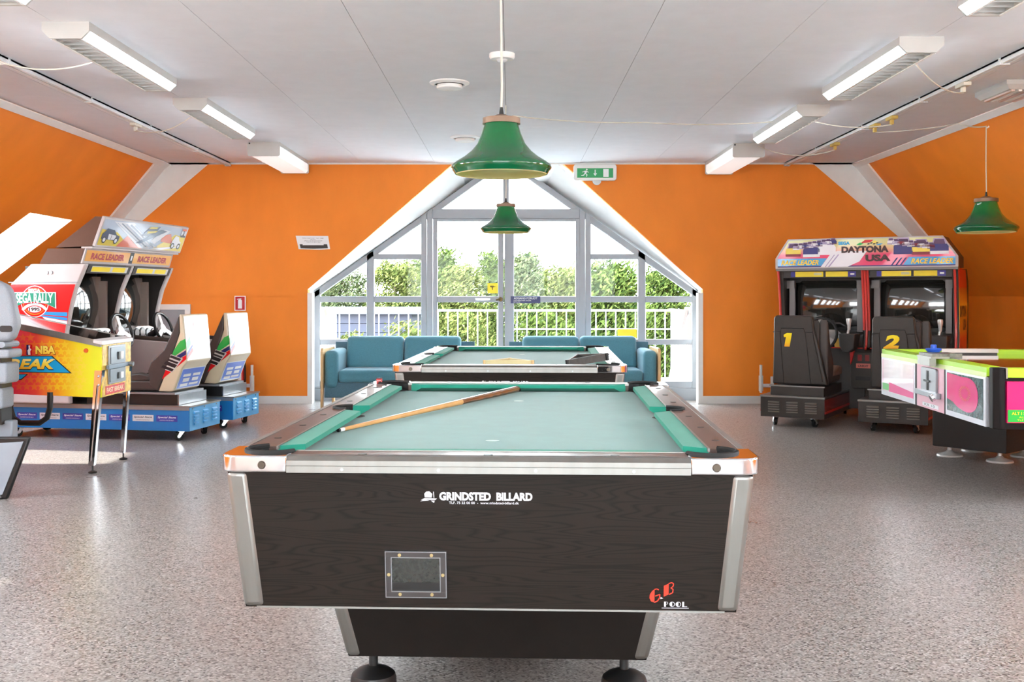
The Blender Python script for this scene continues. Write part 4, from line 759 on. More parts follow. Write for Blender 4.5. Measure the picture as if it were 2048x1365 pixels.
# cabinet walls
prof = [(.90, 1.478), (.935, 1.40), (1.0, 1.26), (1.045, 1.09), (1.07, .965), (1.08, .82), (1.05, .3), (1.72, .3), (1.68, 1.0), (1.62, 1.25), (1.60, 1.31), (1.41, 1.478)]
for xa, nm in ((-.065, 'near'), (.655, 'mid'), (1.375, 'far')):
    W_ = MB().prism(prof, 'yz', xa, xa + .055).build('side_panel', rwhite, RL, bevel=.012, seg=3)
    for xs in {'near': (xa + .055,), 'mid': (xa - .003, xa + .055), 'far': (xa - .003,)}[nm]: MB().prism([(1.3 + (a - 1.3) * .93, 1.0 + (b - 1.0) * .985) for a, b in prof], 'yz', xs, xs + .003).build('panel_lining', darkin, RL)
    if nm != 'near': MB().prism([(.42, .3), (1.06, .3), (1.08, .86), (.95, .82), (.45, .79)], 'yz', xa + .005, xa + .05).build('low_side_wall', rwhite, RL, bevel=.01); MB().tube([(xa + .0275, .44, .32), (xa + .0275, .44, .78), (xa + .0275, .47, .80), (xa + .0275, 1.0, .84)], .022, n=8).build('wall_edging', seatv, RL)
    else:
        xx = xa - .0015; mb = MB()
        sidepoly(mb, xx, [(.995, 1.305), (1.595, 1.305), (1.612, 1.26), (1.60, .72), (1.06, .86), (1.068, .99), (1.06, 1.07), (1.04, 1.16)], 0)
        sidepoly(mb, xx - .001, [(1.068, 1.07), (1.40, 1.075), (1.40, 1.055), (1.07, 1.035)], 1); sidepoly(mb, xx - .001, [(1.07, 1.025), (1.40, 1.05), (1.32, 1.035), (1.07, 1.0)], 1); sidepoly(mb, xx - .001, [(1.07, .995), (1.3, 1.03), (1.2, .95), (1.07, .90)], 2)
        cy_, cz_ = 1.37, 1.16
        def ell(ry, rz, o, mi, a0=0, a1=360, n=28): mb.poly([(xx - o, cy_ + ry * math.cos(math.radians(a0 + (a1 - a0) * k / n)), cz_ + rz * math.sin(math.radians(a0 + (a1 - a0) * k / n))) for k in range(n)], mi)
        ell(.132, .135, .002, 2); ell(.125, .128, .003, 0); ell(.112, .113, .004, 3); ell(.105, .105, .005, 0)
        ban = [(cy_ + .185, cz_ + .072), (cy_ - .19, cz_ + .072), (cy_ - .192, cz_ - .052), (cy_ - .11, cz_ - .018), (cy_, cz_ + .0), (cy_ + .11, cz_ - .014), (cy_ + .182, cz_ - .045)]
        sidepoly(mb, xx - .006, [(cy_ + (a - cy_) * 1.05, cz_ + .01 + (b - cz_ - .01) * 1.12) for a, b in ban], 2); sidepoly(mb, xx - .007, ban, 4)
        rib = arc(cy_, cz_ - .175, .165, 138, 42, 10); rib2 = arc(cy_, cz_ - .175, .142, 42, 138, 10); sidepoly(mb, xx - .006, rib + rib2, 2)
        mb.poly([(xx - .006, cy_ + .062 * math.cos(2 * PI * k / 20), cz_ - .066 + .026 * math.sin(2 * PI * k / 20)) for k in range(20)], 2)
        mb.build('side_artwork', [rallyred, skyb, paper, org_p, green_p], W_)
        tx = lambda s, dy, dz, w_, h_, m, **k: text(s, 'lettering', m, W_, (xx - .0085, cy_ + dy, cz_ + dz), xd=XM, width=w_, height=h_, **k)
        tx('SEGA RALLY', 0, .028, .345, .082, paper, bold=.03); tx('SEGA', 0, .093, .115, .032, paper, bold=.05); tx('1995', 0, -.066, .1, .03, blk_p, bold=.03); tx('CHAMPIONSHIP', 0, -.018, .17, .012, blk_p)
        MB().cyl((xa - .001, 1.22, 1.405), (xa - .006, 1.22, 1.405), .016, n=14).cyl((xa - .001, 1.26, 1.405), (xa - .006, 1.26, 1.405), .016, n=14).build('panel_lock', steel, W_); MB().box(xa - .004, xa, .97, 1.62, 1.318, 1.326).build('panel_groove', graymetal, W_)
MB().prism([(.96, 1.482), (.915, 1.608), (1.264, 1.608), (1.34, 1.482)], 'yz', -.05, 1.42).build('leader_box', mauve, RL)
hd = MB().prism([(.945, 1.482), (.905, 1.61), (.93, 1.61), (.97, 1.482)], 'yz', -.05, 1.42).build('leader_sign', rwhite, RL)
upv = Vector((0, -.04, .128)).normalized(); nv = Vector((1, 0, 0)).cross(upv)
def ls(x_, t, o=.002): return Vector((x_, .945 - .04 * t, 1.482 + .128 * t)) + nv * o
mb = MB()
for a, b in ((-.03, .655), (.72, 1.40)): mb.poly([ls(a, .16), ls(b, .16), ls(b, .88), ls(a, .88)], 0)
mb.poly([ls(.655, .14), ls(.72, .14), ls(.72, .9), ls(.655, .9)], 1); mb.poly([ls(.675, .35, .004), ls(.70, .35, .004), ls(.70, .7, .004), ls(.675, .7, .004)], 2); mb.build('sign_face', [M('amber_print', (240, 168, 50), .35, coat=.3), blk_p, paper], hd)
for c in (.31, 1.06): text('RACE LEADER', 'lettering', M('dark_red_print', (176, 24, 34), .4), hd, ls(c, .5, .004), up=upv, width=.52, height=.058, bold=.05)
MB().prism([(.845, 1.628), (.755, 1.87), (.828, 1.875), (1.2, 1.615)], 'yz', -.04, 1.41).build('marquee_box', mauve, RL)
mq = MB().prism([(.83, 1.62), (.735, 1.868), (.76, 1.88), (.855, 1.63)], 'yz', -.045, 1.415).build('marquee', rwhite, RL, bevel=.004); MB().box(-.05, 1.42, .85, .95, 1.606, 1.622).build('marquee_shelf', rwhite, RL)
um = Vector((0, -.095, .248)).normalized(); nm_ = Vector((1, 0, 0)).cross(um)
def mp_(x_, t, o=.002): return Vector((x_, .83 - .095 * t, 1.62 + .248 * t)) + nm_ * o
mb = MB(); PW = 1.45
def mpoly(pts, mi, o): mb.poly([mp_(-.03 + p[0] * 1.43, .07 + .87 * p[1], o) for p in pts], mi)
mpoly([(0, 0), (1, 0), (1, 1), (0, 1)], 0, .002); mpoly([(0, 0), (.36, 0), (.17, .55), (0, .62)], 1, .003); mpoly([(.62, 0), (1, 0), (1, .62), (.86, .7)], 1, .003); mpoly([(.2, 0), (.5, 0), (.3, .5)], 2, .0035); mpoly([(.7, .35), (.86, .3), (.8, .72), (.7, .6)], 2, .0035)
mpoly([(.1, .95), (.32, .98), (.68, .1), (.46, .02)], 3, .005); mpoly([(.5, .02), (.58, .02), (.78, .82), (.7, .86)], 3, .005); mpoly([(.58, .02), (.98, .25), (.9, .12), (.72, 0)], 3, .0052)
for k in range(5): mpoly([(.13 + .05 * k, .9 - .01 * k), (.14 + .05 * k, .92), (.5 + .045 * k, .1), (.485 + .045 * k, .08)], 4 if k % 2 else 0, .0056)
mpoly([(.4, .2), (.46, .2), (.74, .8), (.66, .84)], 5, .0058); mpoly([(.44, .5), (.58, .55), (.64, .95), (.52, .9)], 6, .0057); mpoly([(.5, .62), (.6, .7), (.62, .78), (.5, .72)], 1, .006); mpoly([(.5, .82), (.6, .86), (.61, .93), (.52, .9)], 1, .006)
mpoly([(.93, .7), (.99, .7), (.99, .97), (.93, .97)], 3, .006); mpoly([(.93, .9), (.99, .9), (.99, .99), (.93, .99)], 2, .0065); mpoly([(.93, .62), (.99, .62), (.99, .7), (.93, .7)], 6, .0065)
for (cx_, w_) in ((.11, .19), (.9, .12)):
    mpoly([(cx_ - w_ * .5, .25), (cx_ + w_ * .5, .2), (cx_ + w_ * .5, .4), (cx_ + w_ * .3, .45), (cx_ + w_ * .12, .62), (cx_ - w_ * .28, .66), (cx_ - w_ * .5, .42)], 6 if w_ > .15 else 3, .006); mpoly([(cx_ - w_ * .12, .24), (cx_ + w_ * .3, .24), (cx_ + w_ * .28, .42), (cx_ - w_ * .15, .46)], 3, .0065)
    for q_ in (-.32, .34):
        for rr, mi, o in ((.13, 7, .007), (.08, 3, .0075)): mpoly([(cx_ + w_ * q_ + rr * .17 * math.cos(2 * PI * k / 14), .22 + rr * math.sin(2 * PI * k / 14)) for k in range(14)], mi, o)
mb.build('marquee_artwork', [M('print_pale', (168, 176, 194), .3, coat=.5), M('print_yellow', (214, 188, 20), .3, coat=.5), M('print_orange', (206, 84, 24), .3, coat=.5), M('print_white', (216, 216, 222), .3, coat=.5), M('print_grey', (120, 126, 144), .3, coat=.5), M('print_slate', (84, 92, 116), .3, coat=.5), M('print_navy', (44, 44, 78), .3, coat=.5), blk_p], mq)
text('2', 'lettering', blk_p, mq, mp_(-.03 + .96 * 1.43, .07 + .87 * .8, .008), up=um, height=.05); text('1', 'lettering', blk_p, mq, mp_(-.03 + .115 * 1.43, .07 + .87 * .35, .008), up=um, height=.045)
for x0, x1 in ((-.01, .655), (.71, 1.375)):
    MB().box(x0, x1, 1.45, 1.5, .3, 1.46).build('rear_wall', darkin, RL); MB().box(x0, x1, .955, 1.45, 1.44, 1.478).build('canopy', darkin, RL)
    b_ = MB().hexa([(x0, .93, 1.40), (x1, .93, 1.40), (x1, .97, 1.40), (x0, .97, 1.40)], [(x0, .90, 1.472), (x1, .90, 1.472), (x1, .97, 1.472), (x0, .97, 1.472)]).build('instruction_bar', darkin, RL)
    mb = MB(); f2 = lambda x_, t, o: (x_, .93 - .03 * t - o, 1.40 + .072 * t); W2 = x1 - x0
    mb.poly([f2(x0 + .05, .15, .002), f2(x1 - .05, .15, .002), f2(x1 - .05, .85, .002), f2(x0 + .05, .85, .002)], 1)
    for a, b in ((.08, .5), (.56, .86)): mb.poly([f2(x0 + W2 * a, .22, .004), f2(x0 + W2 * b, .22, .004), f2(x0 + W2 * b, .76, .004), f2(x0 + W2 * a, .76, .004)], 0)
    mb.build('instruction_card', [yellow, M('print_silver', (216, 214, 208), .4)], b_)
    for s in (x0 + .03, x1 - .11): MB().box(s, s + .08, 1.19, 1.23, .90, 1.38).box(s + (.0 if s < x0 + .1 else .05), s + (.03 if s < x0 + .1 else .08), 1.12, 1.2, .92, 1.34).build('speaker_channel', M('bezel_taupe', (150, 134, 126), .5), RL)
    [MB().box(x0, x1, 1.24, 1.26, *z_).build('screen_bezel', darkin, RL) for z_ in ((.84, .90), (1.36, 1.44))]
    screen_patch(RL, x0 + .03, x1 - .03, 1.25, .88, 1.38, .10, crt)
    da = MB().prism([(.98, .5), (1.25, .5), (1.25, .9), (1.12, .9), (1.02, .84), (.93, .78), (.93, .7)], 'yz', x0 + .005, x1 - .005).build('dashboard', M('dash_dark', (46, 42, 42), .3, coat=.3), RL, bevel=.01)
    cxm = (x0 + x1) / 2 - .02; MB().prism([(cxm - .27, .80), (cxm + .26, .80), (cxm + .24, .90), (cxm + .08, .93), (cxm - .12, .93), (cxm - .26, .88)], 'xz', .985, 1.06).build('instrument_panel', M('dash_silver', (196, 196, 196), .25, .5), da, bevel=.008)
    for dx, r_ in ((-.14, .045), (-.04, .05), (.06, .04), (.15, .035)): MB().cyl((cxm + dx, .985, .865), (cxm + dx, .978, .865), r_, n=20).cyl((cxm + dx, .979, .865), (cxm + dx, .975, .865), r_ * .8, n=20, mi=1).build('gauge', [black, paper], da)
    wheel(RL, (cxm + .02, .80, .905), .15, -.35, M('wheel_silver', (206, 206, 204), .3, .4))
# ================================================================ stock car twin (right)
dred = M('racer_red', (206, 36, 34), .35, coat=.3); dblk = M('racer_black', (52, 46, 42), .42, var=.08, vscale=20); dgrey = M('racer_grey', (122, 118, 118), .4)
DT = empty('racing_cabinet', 'twin stock car racing arcade cabinet with black numbered seats', 'arcade cabinet', (2.33, 9.9, 0), math.radians(-30), 'twin racing cabinets')
for ui, x0 in enumerate((0.0, .885)):
    x1 = x0 + .588
    B_ = MB().box(x0, x1, 0, 1.5, .085, .268).build('base', dblk, DT, bevel=.003); MB().box(x0 - .004, x1 + .004, -.01, 1.5, .268, .284).build('top_plate', alu, B_)
    for xs in (x0 - .003, x1): MB().box(xs, xs + .003, .01, 1.48, .13, .26).build('red_side_sheet', M('deep_red', (120, 14, 16), .25, coat=.5), B_); MB().box(xs - .0015, xs + .0045, .01, 1.48, .13, .152).build('red_stripe', dred, B_)
    for c in range(3):
        for r_ in range(5): louvre(B_, x0 + .125 + .17 * c, .226 - .022 * r_, 0, .105, .015, M('louvre_highlight', (120, 114, 106), .35, .3))  # greyer than the base, edge highlights put into the colour
    for (cx_, cy_, an) in ((x0 + .12, .08, .5), (x0 + .47, .08, -.3), (x0 + .12, 1.35, 1.0), (x0 + .47, 1.35, .2)): caster(DT, cx_, cy_, an)
    MB().box(x0 + .08, x0 + .57, .05, .75, .284, .37).build('seat_riser', dblk, DT, bevel=.003); MB().box(x0 + .07, x0 + .58, .04, .06, .366, .378).build('riser_strip', alu, DT)
    st = empty('seat', None, None); st.parent = DT; e = x0 + .0
    def tz(z_): t = (z_ - .38) / .66; return (.083 + .03 * t, .589 - .13 * t)      # rear shell width at a height
    rear_pts = [(.083, .385), (.589, .385), (.575, .45), (.545, .60), (.505, .80), (.475, .90), (.47, 1.0), (.455, 1.025), (.125, 1.025), (.108, 1.0), (.10, .75), (.09, .5)]
    mb = MB(); n = len(rear_pts)
    r0 = [(e + a, .10 - .05 * (b - .385) / .64, b) for a, b in rear_pts]; r1 = [(e + .33 + (a - .33) * (.95 if b > .7 else 1.0), .19 - .05 * (b - .385) / .64, b) for a, b in rear_pts]
    mb.add(r0 + r1, [tuple(range(n)), tuple(range(n, 2 * n))[::-1]] + [(i, (i + 1) % n, n + (i + 1) % n, n + i) for i in range(n)]); mb.build('seat_shell', dblk, st, bevel=.014, seg=3)
    up_ = MB(); pr = [(.16, 1.0), (.2, .9), (.25, .75), (.36, .62), (.38, .52), (.33, .40), (.16, .40), (.14, .8)]
    for s in (.10, .50): up_.prism([(a, b) for a, b in pr], 'yz', e + s, e + s + .085)
    up_.prism([(.17, .99), (.22, .8), (.26, .5), (.24, .4), (.16, .4), (.13, .8)], 'yz', e + .18, e + .51); up_.build('seat_upholstery', seatv, st, bevel=.02, seg=3)
    MB().prism([(.28, .385), (.72, .385), (.75, .44), (.70, .47), (.28, .46)], 'yz', e + .12, e + .56).build('seat_cushion', seatv, st, bevel=.02, seg=3)
    for s in (.10, .51): MB().prism([(.3, .45), (.72, .45), (.7, .53), (.58, .545), (.42, .50)], 'yz', e + s, e + s + .075).build('seat_bolster', M('tan_edge_vinyl', (110, 88, 76), .5), st, bevel=.015)
    def rp_(x_, z_, o=.004): return (e + x_, .10 - .05 * (z_ - .385) / .64 - o, z_)
    mb = MB()
    for path in ([(.19, .395), (.165, .86), (.175, .905), (.385, .905), (.40, .86), (.44, .395)], [(.10, .87), (.165, .87)], [(.40, .87), (.465, .87)], [(.545, .42), (.515, .6), (.47, .84), (.455, 1.0)]): mb.tube([rp_(*p, 0.0) for p in path], .0042, n=6)
    mb.build('shell_ridge', rubber if 0 else M('ridge_dark', (30, 27, 26), .3), st)
    gm_ = grad('number_fade_%d' % ui, 'Z', .72, .87, [(0, (240, 130, 24)), (.35, (246, 200, 20)), (1, (250, 232, 30))])
    if ui: text('2', 'number', gm_, st, rp_(.27, .80, .005), up=(0, -.078, 1), height=.125, width=.14, bold=.05, shear=.2)
    else: MB().poly([rp_(.235 + a, .80 + b, .005) for a, b in ((-.032, -.064), (.018, -.064), (.043, .064), (-.004, .064), (-.036, .044), (-.032, .022), (-.014, .026))]).build('number', gm_, st)
dprof = [(.86, 1.46), (.90, 1.30), (.94, 1.05), (.96, .86), (.93, .70), (1.0, .68), (1.02, .09), (1.6, .09), (1.62, 1.35), (1.50, 1.47)]
for xa, xb in ((-.085, -.03), (.735, .80), (1.55, 1.605)): MB().prism(dprof, 'yz', xa, xb).build('side_panel', dblk, DT, bevel=.006)
for xa in (-.075, .742, .767, .792, 1.575):
    yo = 0 if xa in (-.075, 1.575) else -.004
    MB().tube([(xa, .85 + yo, 1.455), (xa, .892 + yo, 1.30), (xa, .932 + yo, 1.05), (xa, .952 + yo, .87)] + ([(xa, .92, .72), (xa + .0, .88, .69)] if abs(xa - .767) < .01 or xa < 0 or xa > 1.5 else []), .0118, n=10).build('red_edge_tube', M('coral_red', (214, 66, 60), .35, coat=.3), DT)
SP = MB().prism([(a, b) for a, b in [(.86, 1.46), (.90, 1.30), (.94, 1.05), (.96, .86), (.95, .70), (1.42, .62), (1.5, 1.1), (1.44, 1.33), (1.36, 1.46)]], 'yz', 1.605, 1.609).build('side_artwork', grad('side_sunset', 'Z', .62, 1.46, [(0, (210, 30, 30)), (.22, (236, 60, 30)), (.3, (236, 150, 40)), (.6, (246, 190, 40)), (.78, (214, 110, 30)), (.8, (226, 24, 20)), (1, (236, 30, 22))]), DT)
YP = (0, 1, 0); text('DAYTONA', 'lettering', M('maroon_print', (90, 20, 24), .4), SP, (1.6105, 1.18, 1.06), xd=YP, width=.46, height=.11, bold=.05); text('USA', 'lettering', MATS['maroon_print'], SP, (1.6105, 1.28, .93), xd=YP, width=.24, height=.11, bold=.05)
for x0, x1 in ((-.03, .735), (.80, 1.55)):
    MB().box(x0, x1, 1.42, 1.46, .1, 1.46).build('rear_wall', darkin, DT); MB().box(x0, x1, .9, 1.42, 1.43, 1.47).build('canopy', darkin, DT); W2 = x1 - x0
    b_ = MB().box(x0, x1, .87, .93, 1.385, 1.47).build('instruction_bar', darkin, DT); mb = MB(); f2 = lambda a, b, o=.002: (x0 + W2 * a, .87 - o, 1.385 + .085 * b)
    for a, b, mi in ((.1, .16, 1), (.13, .52, 0), (.55, .84, 0), (.83, .93, 1)): mb.poly([f2(a, .12, .002 + .001 * mi), f2(b, .12, .002 + .001 * mi), f2(b, .72, .002 + .001 * mi), f2(a, .72, .002 + .001 * mi)], mi)
    mb.poly([f2(.86, .32, .004), f2(.91, .32, .004), f2(.91, .52, .004), f2(.86, .52, .004)], 2); mb.poly([f2(.4, .3, .004), f2(.5, .3, .004), f2(.5, .6, .004), f2(.4, .6, .004)], 3); mb.build('instruction_card', [yellow, M('indigo_print', (44, 34, 140), .4), paper, M('card_drawing', (222, 214, 150), .5)], b_)
    for s, t in ((x0 + .02, 1), (x1 - .075, -1)): MB().box(s, s + .055, 1.02, 1.06, .85, 1.36).box(*((s - .03, s + .055) if t > 0 else (s, s + .085)), 1.0, 1.03, 1.28, 1.36).build('speaker_channel', dgrey, DT)
    [MB().box(x0, x1, 1.14, 1.16, *z_).build('screen_bezel', darkin, DT) for z_ in ((.8, .87), (1.34, 1.44))]
    screen_patch(DT, x0 + .075, x1 - .075, 1.15, .85, 1.36, .075, crt)
    da = MB().prism([(.95, .70), (1.18, .70), (1.18, .86), (1.05, .86), (.97, .82), (.94, .76)], 'yz', x0, x1).build('dashboard', dblk, DT, bevel=.008); MB().box(x0, x1, .93, .95, .69, .70).build('red_line', dred, da)
    cxm = x0 + .40; MB().prism([(cxm - .22, .72), (cxm + .2, .72), (cxm + .17, .82), (cxm + .1, .87), (cxm - .1, .88), (cxm - .2, .82)], 'xz', .92, .98).build('instrument_panel', M('racer_silver', (190, 188, 184), .3, .3), da, bevel=.006)
    for dx in (.26, .0): MB().cyl((cxm + dx - .02, .925, .80), (cxm + dx - .02, .912, .80), .03, n=18).build('start_button', dgrey, da)
    wheel(DT, (cxm - .02, .80, .83), .165, -.3, M('wheel_spoke_grey', (176, 172, 168), .35, .3))
    sx = x0 + .645; g_ = MB().prism([(sx - .075, .84), (sx + .085, .84), (sx + .075, .70), (sx + .02, .655), (sx - .03, .66), (sx - .065, .72)], 'xz', .74, .98).build('shifter_box', M('shifter_black', (58, 54, 52), .4), DT, bevel=.01)
    MB().cyl((sx, .82, .84), (sx + .01, .82, .89), .012, n=10).lathe([(0, .87), (.014, .875), (.018, .92), (.026, .965), (.024, .985), (0, .99)], (sx + .01, .82, 0), n=16, caps=False).build('shift_lever', M('lever_silver', (210, 208, 204), .3, .4), g_)
    MB().box(sx - .15, sx - .09, .918, .922, .70, .79).build('warning_label', M('label_amber', (238, 184, 80), .4), da)
    MB().box(x0, x1, 1.0, 1.03, .1, .69).build('lower_front', M('lower_grey', (66, 62, 60), .5), DT)
cd = MB().prism(rrect(.61, .87, .3, .655, .03), 'xz', .955, 1.0).build('coin_door', dblk, DT, bevel=.006); MB().box(.665, .80, .948, .955, .50, .545).build('price_label', M('pinkish_label', (222, 120, 108), .4), cd); text('CREDIT', 'lettering', blk_p, cd, (.7325, .9465, .522), width=.1, height=.022, bold=.02); MB().box(.66, .80, .948, .955, .38, .42).build('coin_return', black, cd); MB().box(.68, .72, .948, .955, .57, .63).box(.75, .79, .948, .955, .57, .63).build('coin_slot', M('slot_red', (140, 30, 30), .4), cd)
MB().prism([(.61, .70), (.655, .685), (.635, .58), (.615, .53)], 'xz', .92, .97).build('red_fin', dred, DT, bevel=.004)
hx = [(-.09, 1.475), (1.615, 1.475), (1.615, 1.578), (1.48, 1.77), (.035, 1.77), (-.09, 1.578)]
hdr = MB().prism(hx, 'xz', .80, .82).build('header', rwhite, DT, bevel=.004); MB().prism([(a + (.01 if a < .5 else -.01), b) for a, b in hx], 'xz', .82, 1.25).build('header_box', dblk, DT); MB().box(-.085, 1.61, .80, .9, 1.455, 1.478).build('header_ledge', dgrey, DT)
art = MB(); yf = .80
def hp(pts, mi, o): art.poly([(a, yf - o, b) for a, b in pts], mi)
hp([(-.065, 1.49), (1.59, 1.49), (1.59, 1.585), (1.465, 1.757), (.05, 1.757), (-.065, 1.585)], 0, .002)
hp([(-.065, 1.49), (.36, 1.49), (.42, 1.575), (-.065, 1.575)], 1, .003); hp([(1.12, 1.49), (1.59, 1.49), (1.59, 1.575), (1.18, 1.575)], 1, .003); hp([(-.065, 1.49), (1.59, 1.49), (1.59, 1.501), (-.065, 1.501)], 2, .0035)
hp([(.36, 1.49), (.62, 1.49), (.73, 1.54), (.80, 1.64), (.52, 1.645), (.45, 1.61)], 3, .004); hp([(.40, 1.49), (.41, 1.49), (.50, 1.61), (.49, 1.61)], 4, .0045); hp([(.43, 1.49), (.445, 1.49), (.54, 1.61), (.525, 1.61)], 4, .0045)
for k in range(3): hp([(1.02 + .04 * k, 1.50), (1.035 + .04 * k, 1.50), (1.085 + .04 * k, 1.57), (1.07 + .04 * k, 1.57)], 2, .0045)
def car(cx_, z_, s, body, low):
    hp([(cx_ - .06 * s, z_ + .06 * s), (cx_ + .06 * s, z_ + .06 * s), (cx_ + .045 * s, z_ + .115 * s), (cx_ - .045 * s, z_ + .115 * s)], 4, .005); hp([(cx_ - .048 * s, z_ + .064 * s), (cx_ + .048 * s, z_ + .064 * s), (cx_ + .036 * s, z_ + .106 * s), (cx_ - .036 * s, z_ + .106 * s)], 9, .0055)
    hp([(cx_ - .075 * s, z_), (cx_ + .075 * s, z_), (cx_ + .075 * s, z_ + .045 * s), (cx_ + .06 * s, z_ + .065 * s), (cx_ - .06 * s, z_ + .065 * s), (cx_ - .075 * s, z_ + .045 * s)], body, .006); hp([(cx_ - .075 * s, z_ - .02 * s), (cx_ + .075 * s, z_ - .02 * s), (cx_ + .075 * s, z_ + .006 * s), (cx_ - .075 * s, z_ + .006 * s)], low, .0065)
for i in range(9): car(.12 + .045 * i, 1.672 + .006 * i, .45, (4, 3, 2)[i % 3], (3, 4, 9)[i % 3])
for i in range(9): car(1.02 + .045 * i, 1.705 - .006 * i, .45, (3, 4, 6)[i % 3], (4, 3, 9)[i % 3])
car(.09, 1.615, 1.0, 5, 6); car(.27, 1.61, 1.1, 2, 3); car(.42, 1.63, 1.15, 3, 3); car(1.13, 1.625, 1.15, 2, 2); car(1.29, 1.615, 1.1, 5, 6); car(1.45, 1.62, 1.1, 2, 3)
hp([(.74, 1.715), (.78, 1.745), (.86, 1.745), (.83, 1.72)], 7, .005); hp([(.70, 1.70), (.735, 1.722), (.77, 1.712), (.735, 1.695)], 8, .005); hp([(.84, 1.72), (.87, 1.74), (.90, 1.725), (.87, 1.71)], 5, .005); hp([(.9, 1.705), (.95, 1.712), (.92, 1.692), (.88, 1.695)], 1, .005)
for k in range(4): hp([(.80 + .026 * k, 1.70 + .008 * (k % 2)), (.82 + .026 * k, 1.70 + .008 * (k % 2)), (.828 + .026 * k, 1.712 + .008 * (k % 2)), (.808 + .026 * k, 1.712 + .008 * (k % 2))], 10, .0055)
art.build('header_artwork', [grad('header_sunset', 'Z', 1.49, 1.757, [(0, (226, 20, 100)), (.45, (232, 60, 110)), (.62, (236, 170, 130)), (.8, (226, 216, 150)), (1, (214, 214, 150))]), M('cyan_print', (20, 150, 214), .3, coat=.4), M('deep_blue_print', (40, 36, 120), .35), M('art_white', (242, 238, 244), .3), M('lilac_print', (176, 160, 196), .35), M('art_yellow', (246, 220, 90), .35), M('art_crimson', (140, 24, 50), .35), M('art_red', (216, 40, 36), .35), M('art_green', (40, 176, 80), .35), M('art_plum', (84, 50, 96), .35), blk_p], hdr)
gold = M('gold_lettering', (250, 214, 50), .35)
text('RACE LEADER', 'lettering', gold, hdr, (.155, yf - .008, 1.535), width=.37, height=.05, bold=.03, shear=.3); text('RACE LEADER', 'lettering', gold, hdr, (1.385, yf - .008, 1.535), width=.37, height=.05, bold=.03, shear=.3)
mar = MATS['maroon_print']; text('DAYTONA', 'lettering', M('dark_maroon', (60, 18, 22), .4), hdr, (.78, yf - .008, 1.655), width=.44, height=.065, bold=.06); text('USA', 'lettering', MATS['dark_maroon'], hdr, (.90, yf - .008, 1.57), width=.23, height=.065, bold=.06); text('SEGA', 'lettering', M('logo_blue', (20, 160, 214), .35), hdr, (.585, yf - .008, 1.718), width=.11, height=.032, bold=.06)

# ================================================================ pinball machine
PB = empty('pinball_machine', 'pinball machine with red to yellow star pattern side and chrome legs', 'pinball machine', (-2.8, 7.25, 0))
sidem = grad('pinball_side_fade', 'X', -.66, -.05, [(0, (238, 24, 84)), (.35, (240, 70, 60)), (.6, (250, 160, 30)), (.82, (250, 224, 20)), (1, (232, 232, 20))]); starm = grad('pinball_star_fade', 'X', -.66, -.05, [(0, (236, 60, 70)), (.35, (240, 110, 40)), (.6, (252, 200, 30)), (.85, (252, 222, 60)), (1, (232, 232, 20))])
top = lambda x_: .889 - .2125 * x_; bot = lambda x_: .513 - .04 * x_
bod = MB().prism([(0, bot(0)), (0, top(0)), (-1.25, top(-1.25)), (-1.25, bot(-1.25))], 'xz', 0, .56).build('body', sidem, PB, bevel=.002)
mb = MB(); rng = random.Random(3); yy = -.002
for r_ in range(9):
    for c in range(14):
        x_ = -.64 + .052 * c + (.026 if r_ % 2 else 0); z_ = .54 + .048 * r_
        if x_ > -.1 or z_ > top(x_) - .06 or z_ < bot(x_) + .03: continue
        mb.poly([(x_ + (.032 if k % 2 == 0 else .014) * math.sin(PI * k / 5), yy - .0004 * ((c + r_) % 3), z_ + (.032 if k % 2 == 0 else .014) * math.cos(PI * k / 5)) for k in range(10)])
mb.build('star_print', starm, bod)
MB().prism([(0, top(0) - .03), (0, top(0) + .012), (-1.25, top(-1.25) + .012), (-1.25, top(-1.25) - .03)], 'xz', -.012, .006).build('side_rail', alu, PB); MB().prism([(0, top(0) - .03), (0, top(0) + .012), (-1.25, top(-1.25) + .012), (-1.25, top(-1.25) - .03)], 'xz', .554, .572).build('side_rail', alu, PB)
MB().prism([(-.06, top(-.06) + .004), (-.06, top(-.06) + .009), (-1.22, top(-1.22) + .009), (-1.22, top(-1.22) + .004)], 'xz', .008, .552).build('playfield_glass', M('dark_playfield_glass', (30, 28, 30), .05, coat=1), PB)
MB().prism([(.012, .872), (.012, .9), (-.055, .915), (-.055, .885)], 'xz', -.014, .574).build('lockdown_bar', M('pale_bar', (222, 222, 226), .35, .3), PB, bevel=.005)
mb = MB()
for pts, mi, o in (([(-.62, .80), (-.335, .80), (-.2, .68), (-.7, .69)], 1, .004), ([(-.7, .795), (-.34, .795), (-.215, .685), (-.7, .695)], 0, .005), ([(-.7, .675), (-.5, .675), (-.545, .635), (-.7, .635)], 1, .004), ([(-.7, .672), (-.51, .672), (-.55, .64), (-.7, .64)], 0, .005)): mb.poly([(a, -o, b) for a, b in pts], mi)
mb.build('title_banner', [M('banner_cyan', (20, 158, 216), .35, coat=.3), blk_p], bod)
gl_ = grad('title_gold', 'Z', .69, .80, [(0, (244, 150, 40)), (.5, (252, 216, 60)), (1, (255, 246, 190))])
text('BREAK', 'lettering', blk_p, bod, (-.305, -.0058, .741), width=.40, height=.078, bold=.06, shear=.25, align='RIGHT'); text('BREAK', 'lettering', gl_, bod, (-.31, -.007, .744), width=.39, height=.07, bold=.045, shear=.25, align='RIGHT')
text('NBA', 'lettering', M('nba_shadow', (150, 60, 20), .4), bod, (-.378, -.0058, .838), width=.14, height=.062, bold=.07); text('NBA', 'lettering', grad('nba_gold', 'Z', .80, .875, [(0, (250, 190, 40)), (1, (255, 244, 120))]), bod, (-.38, -.007, .84), width=.135, height=.056, bold=.05)
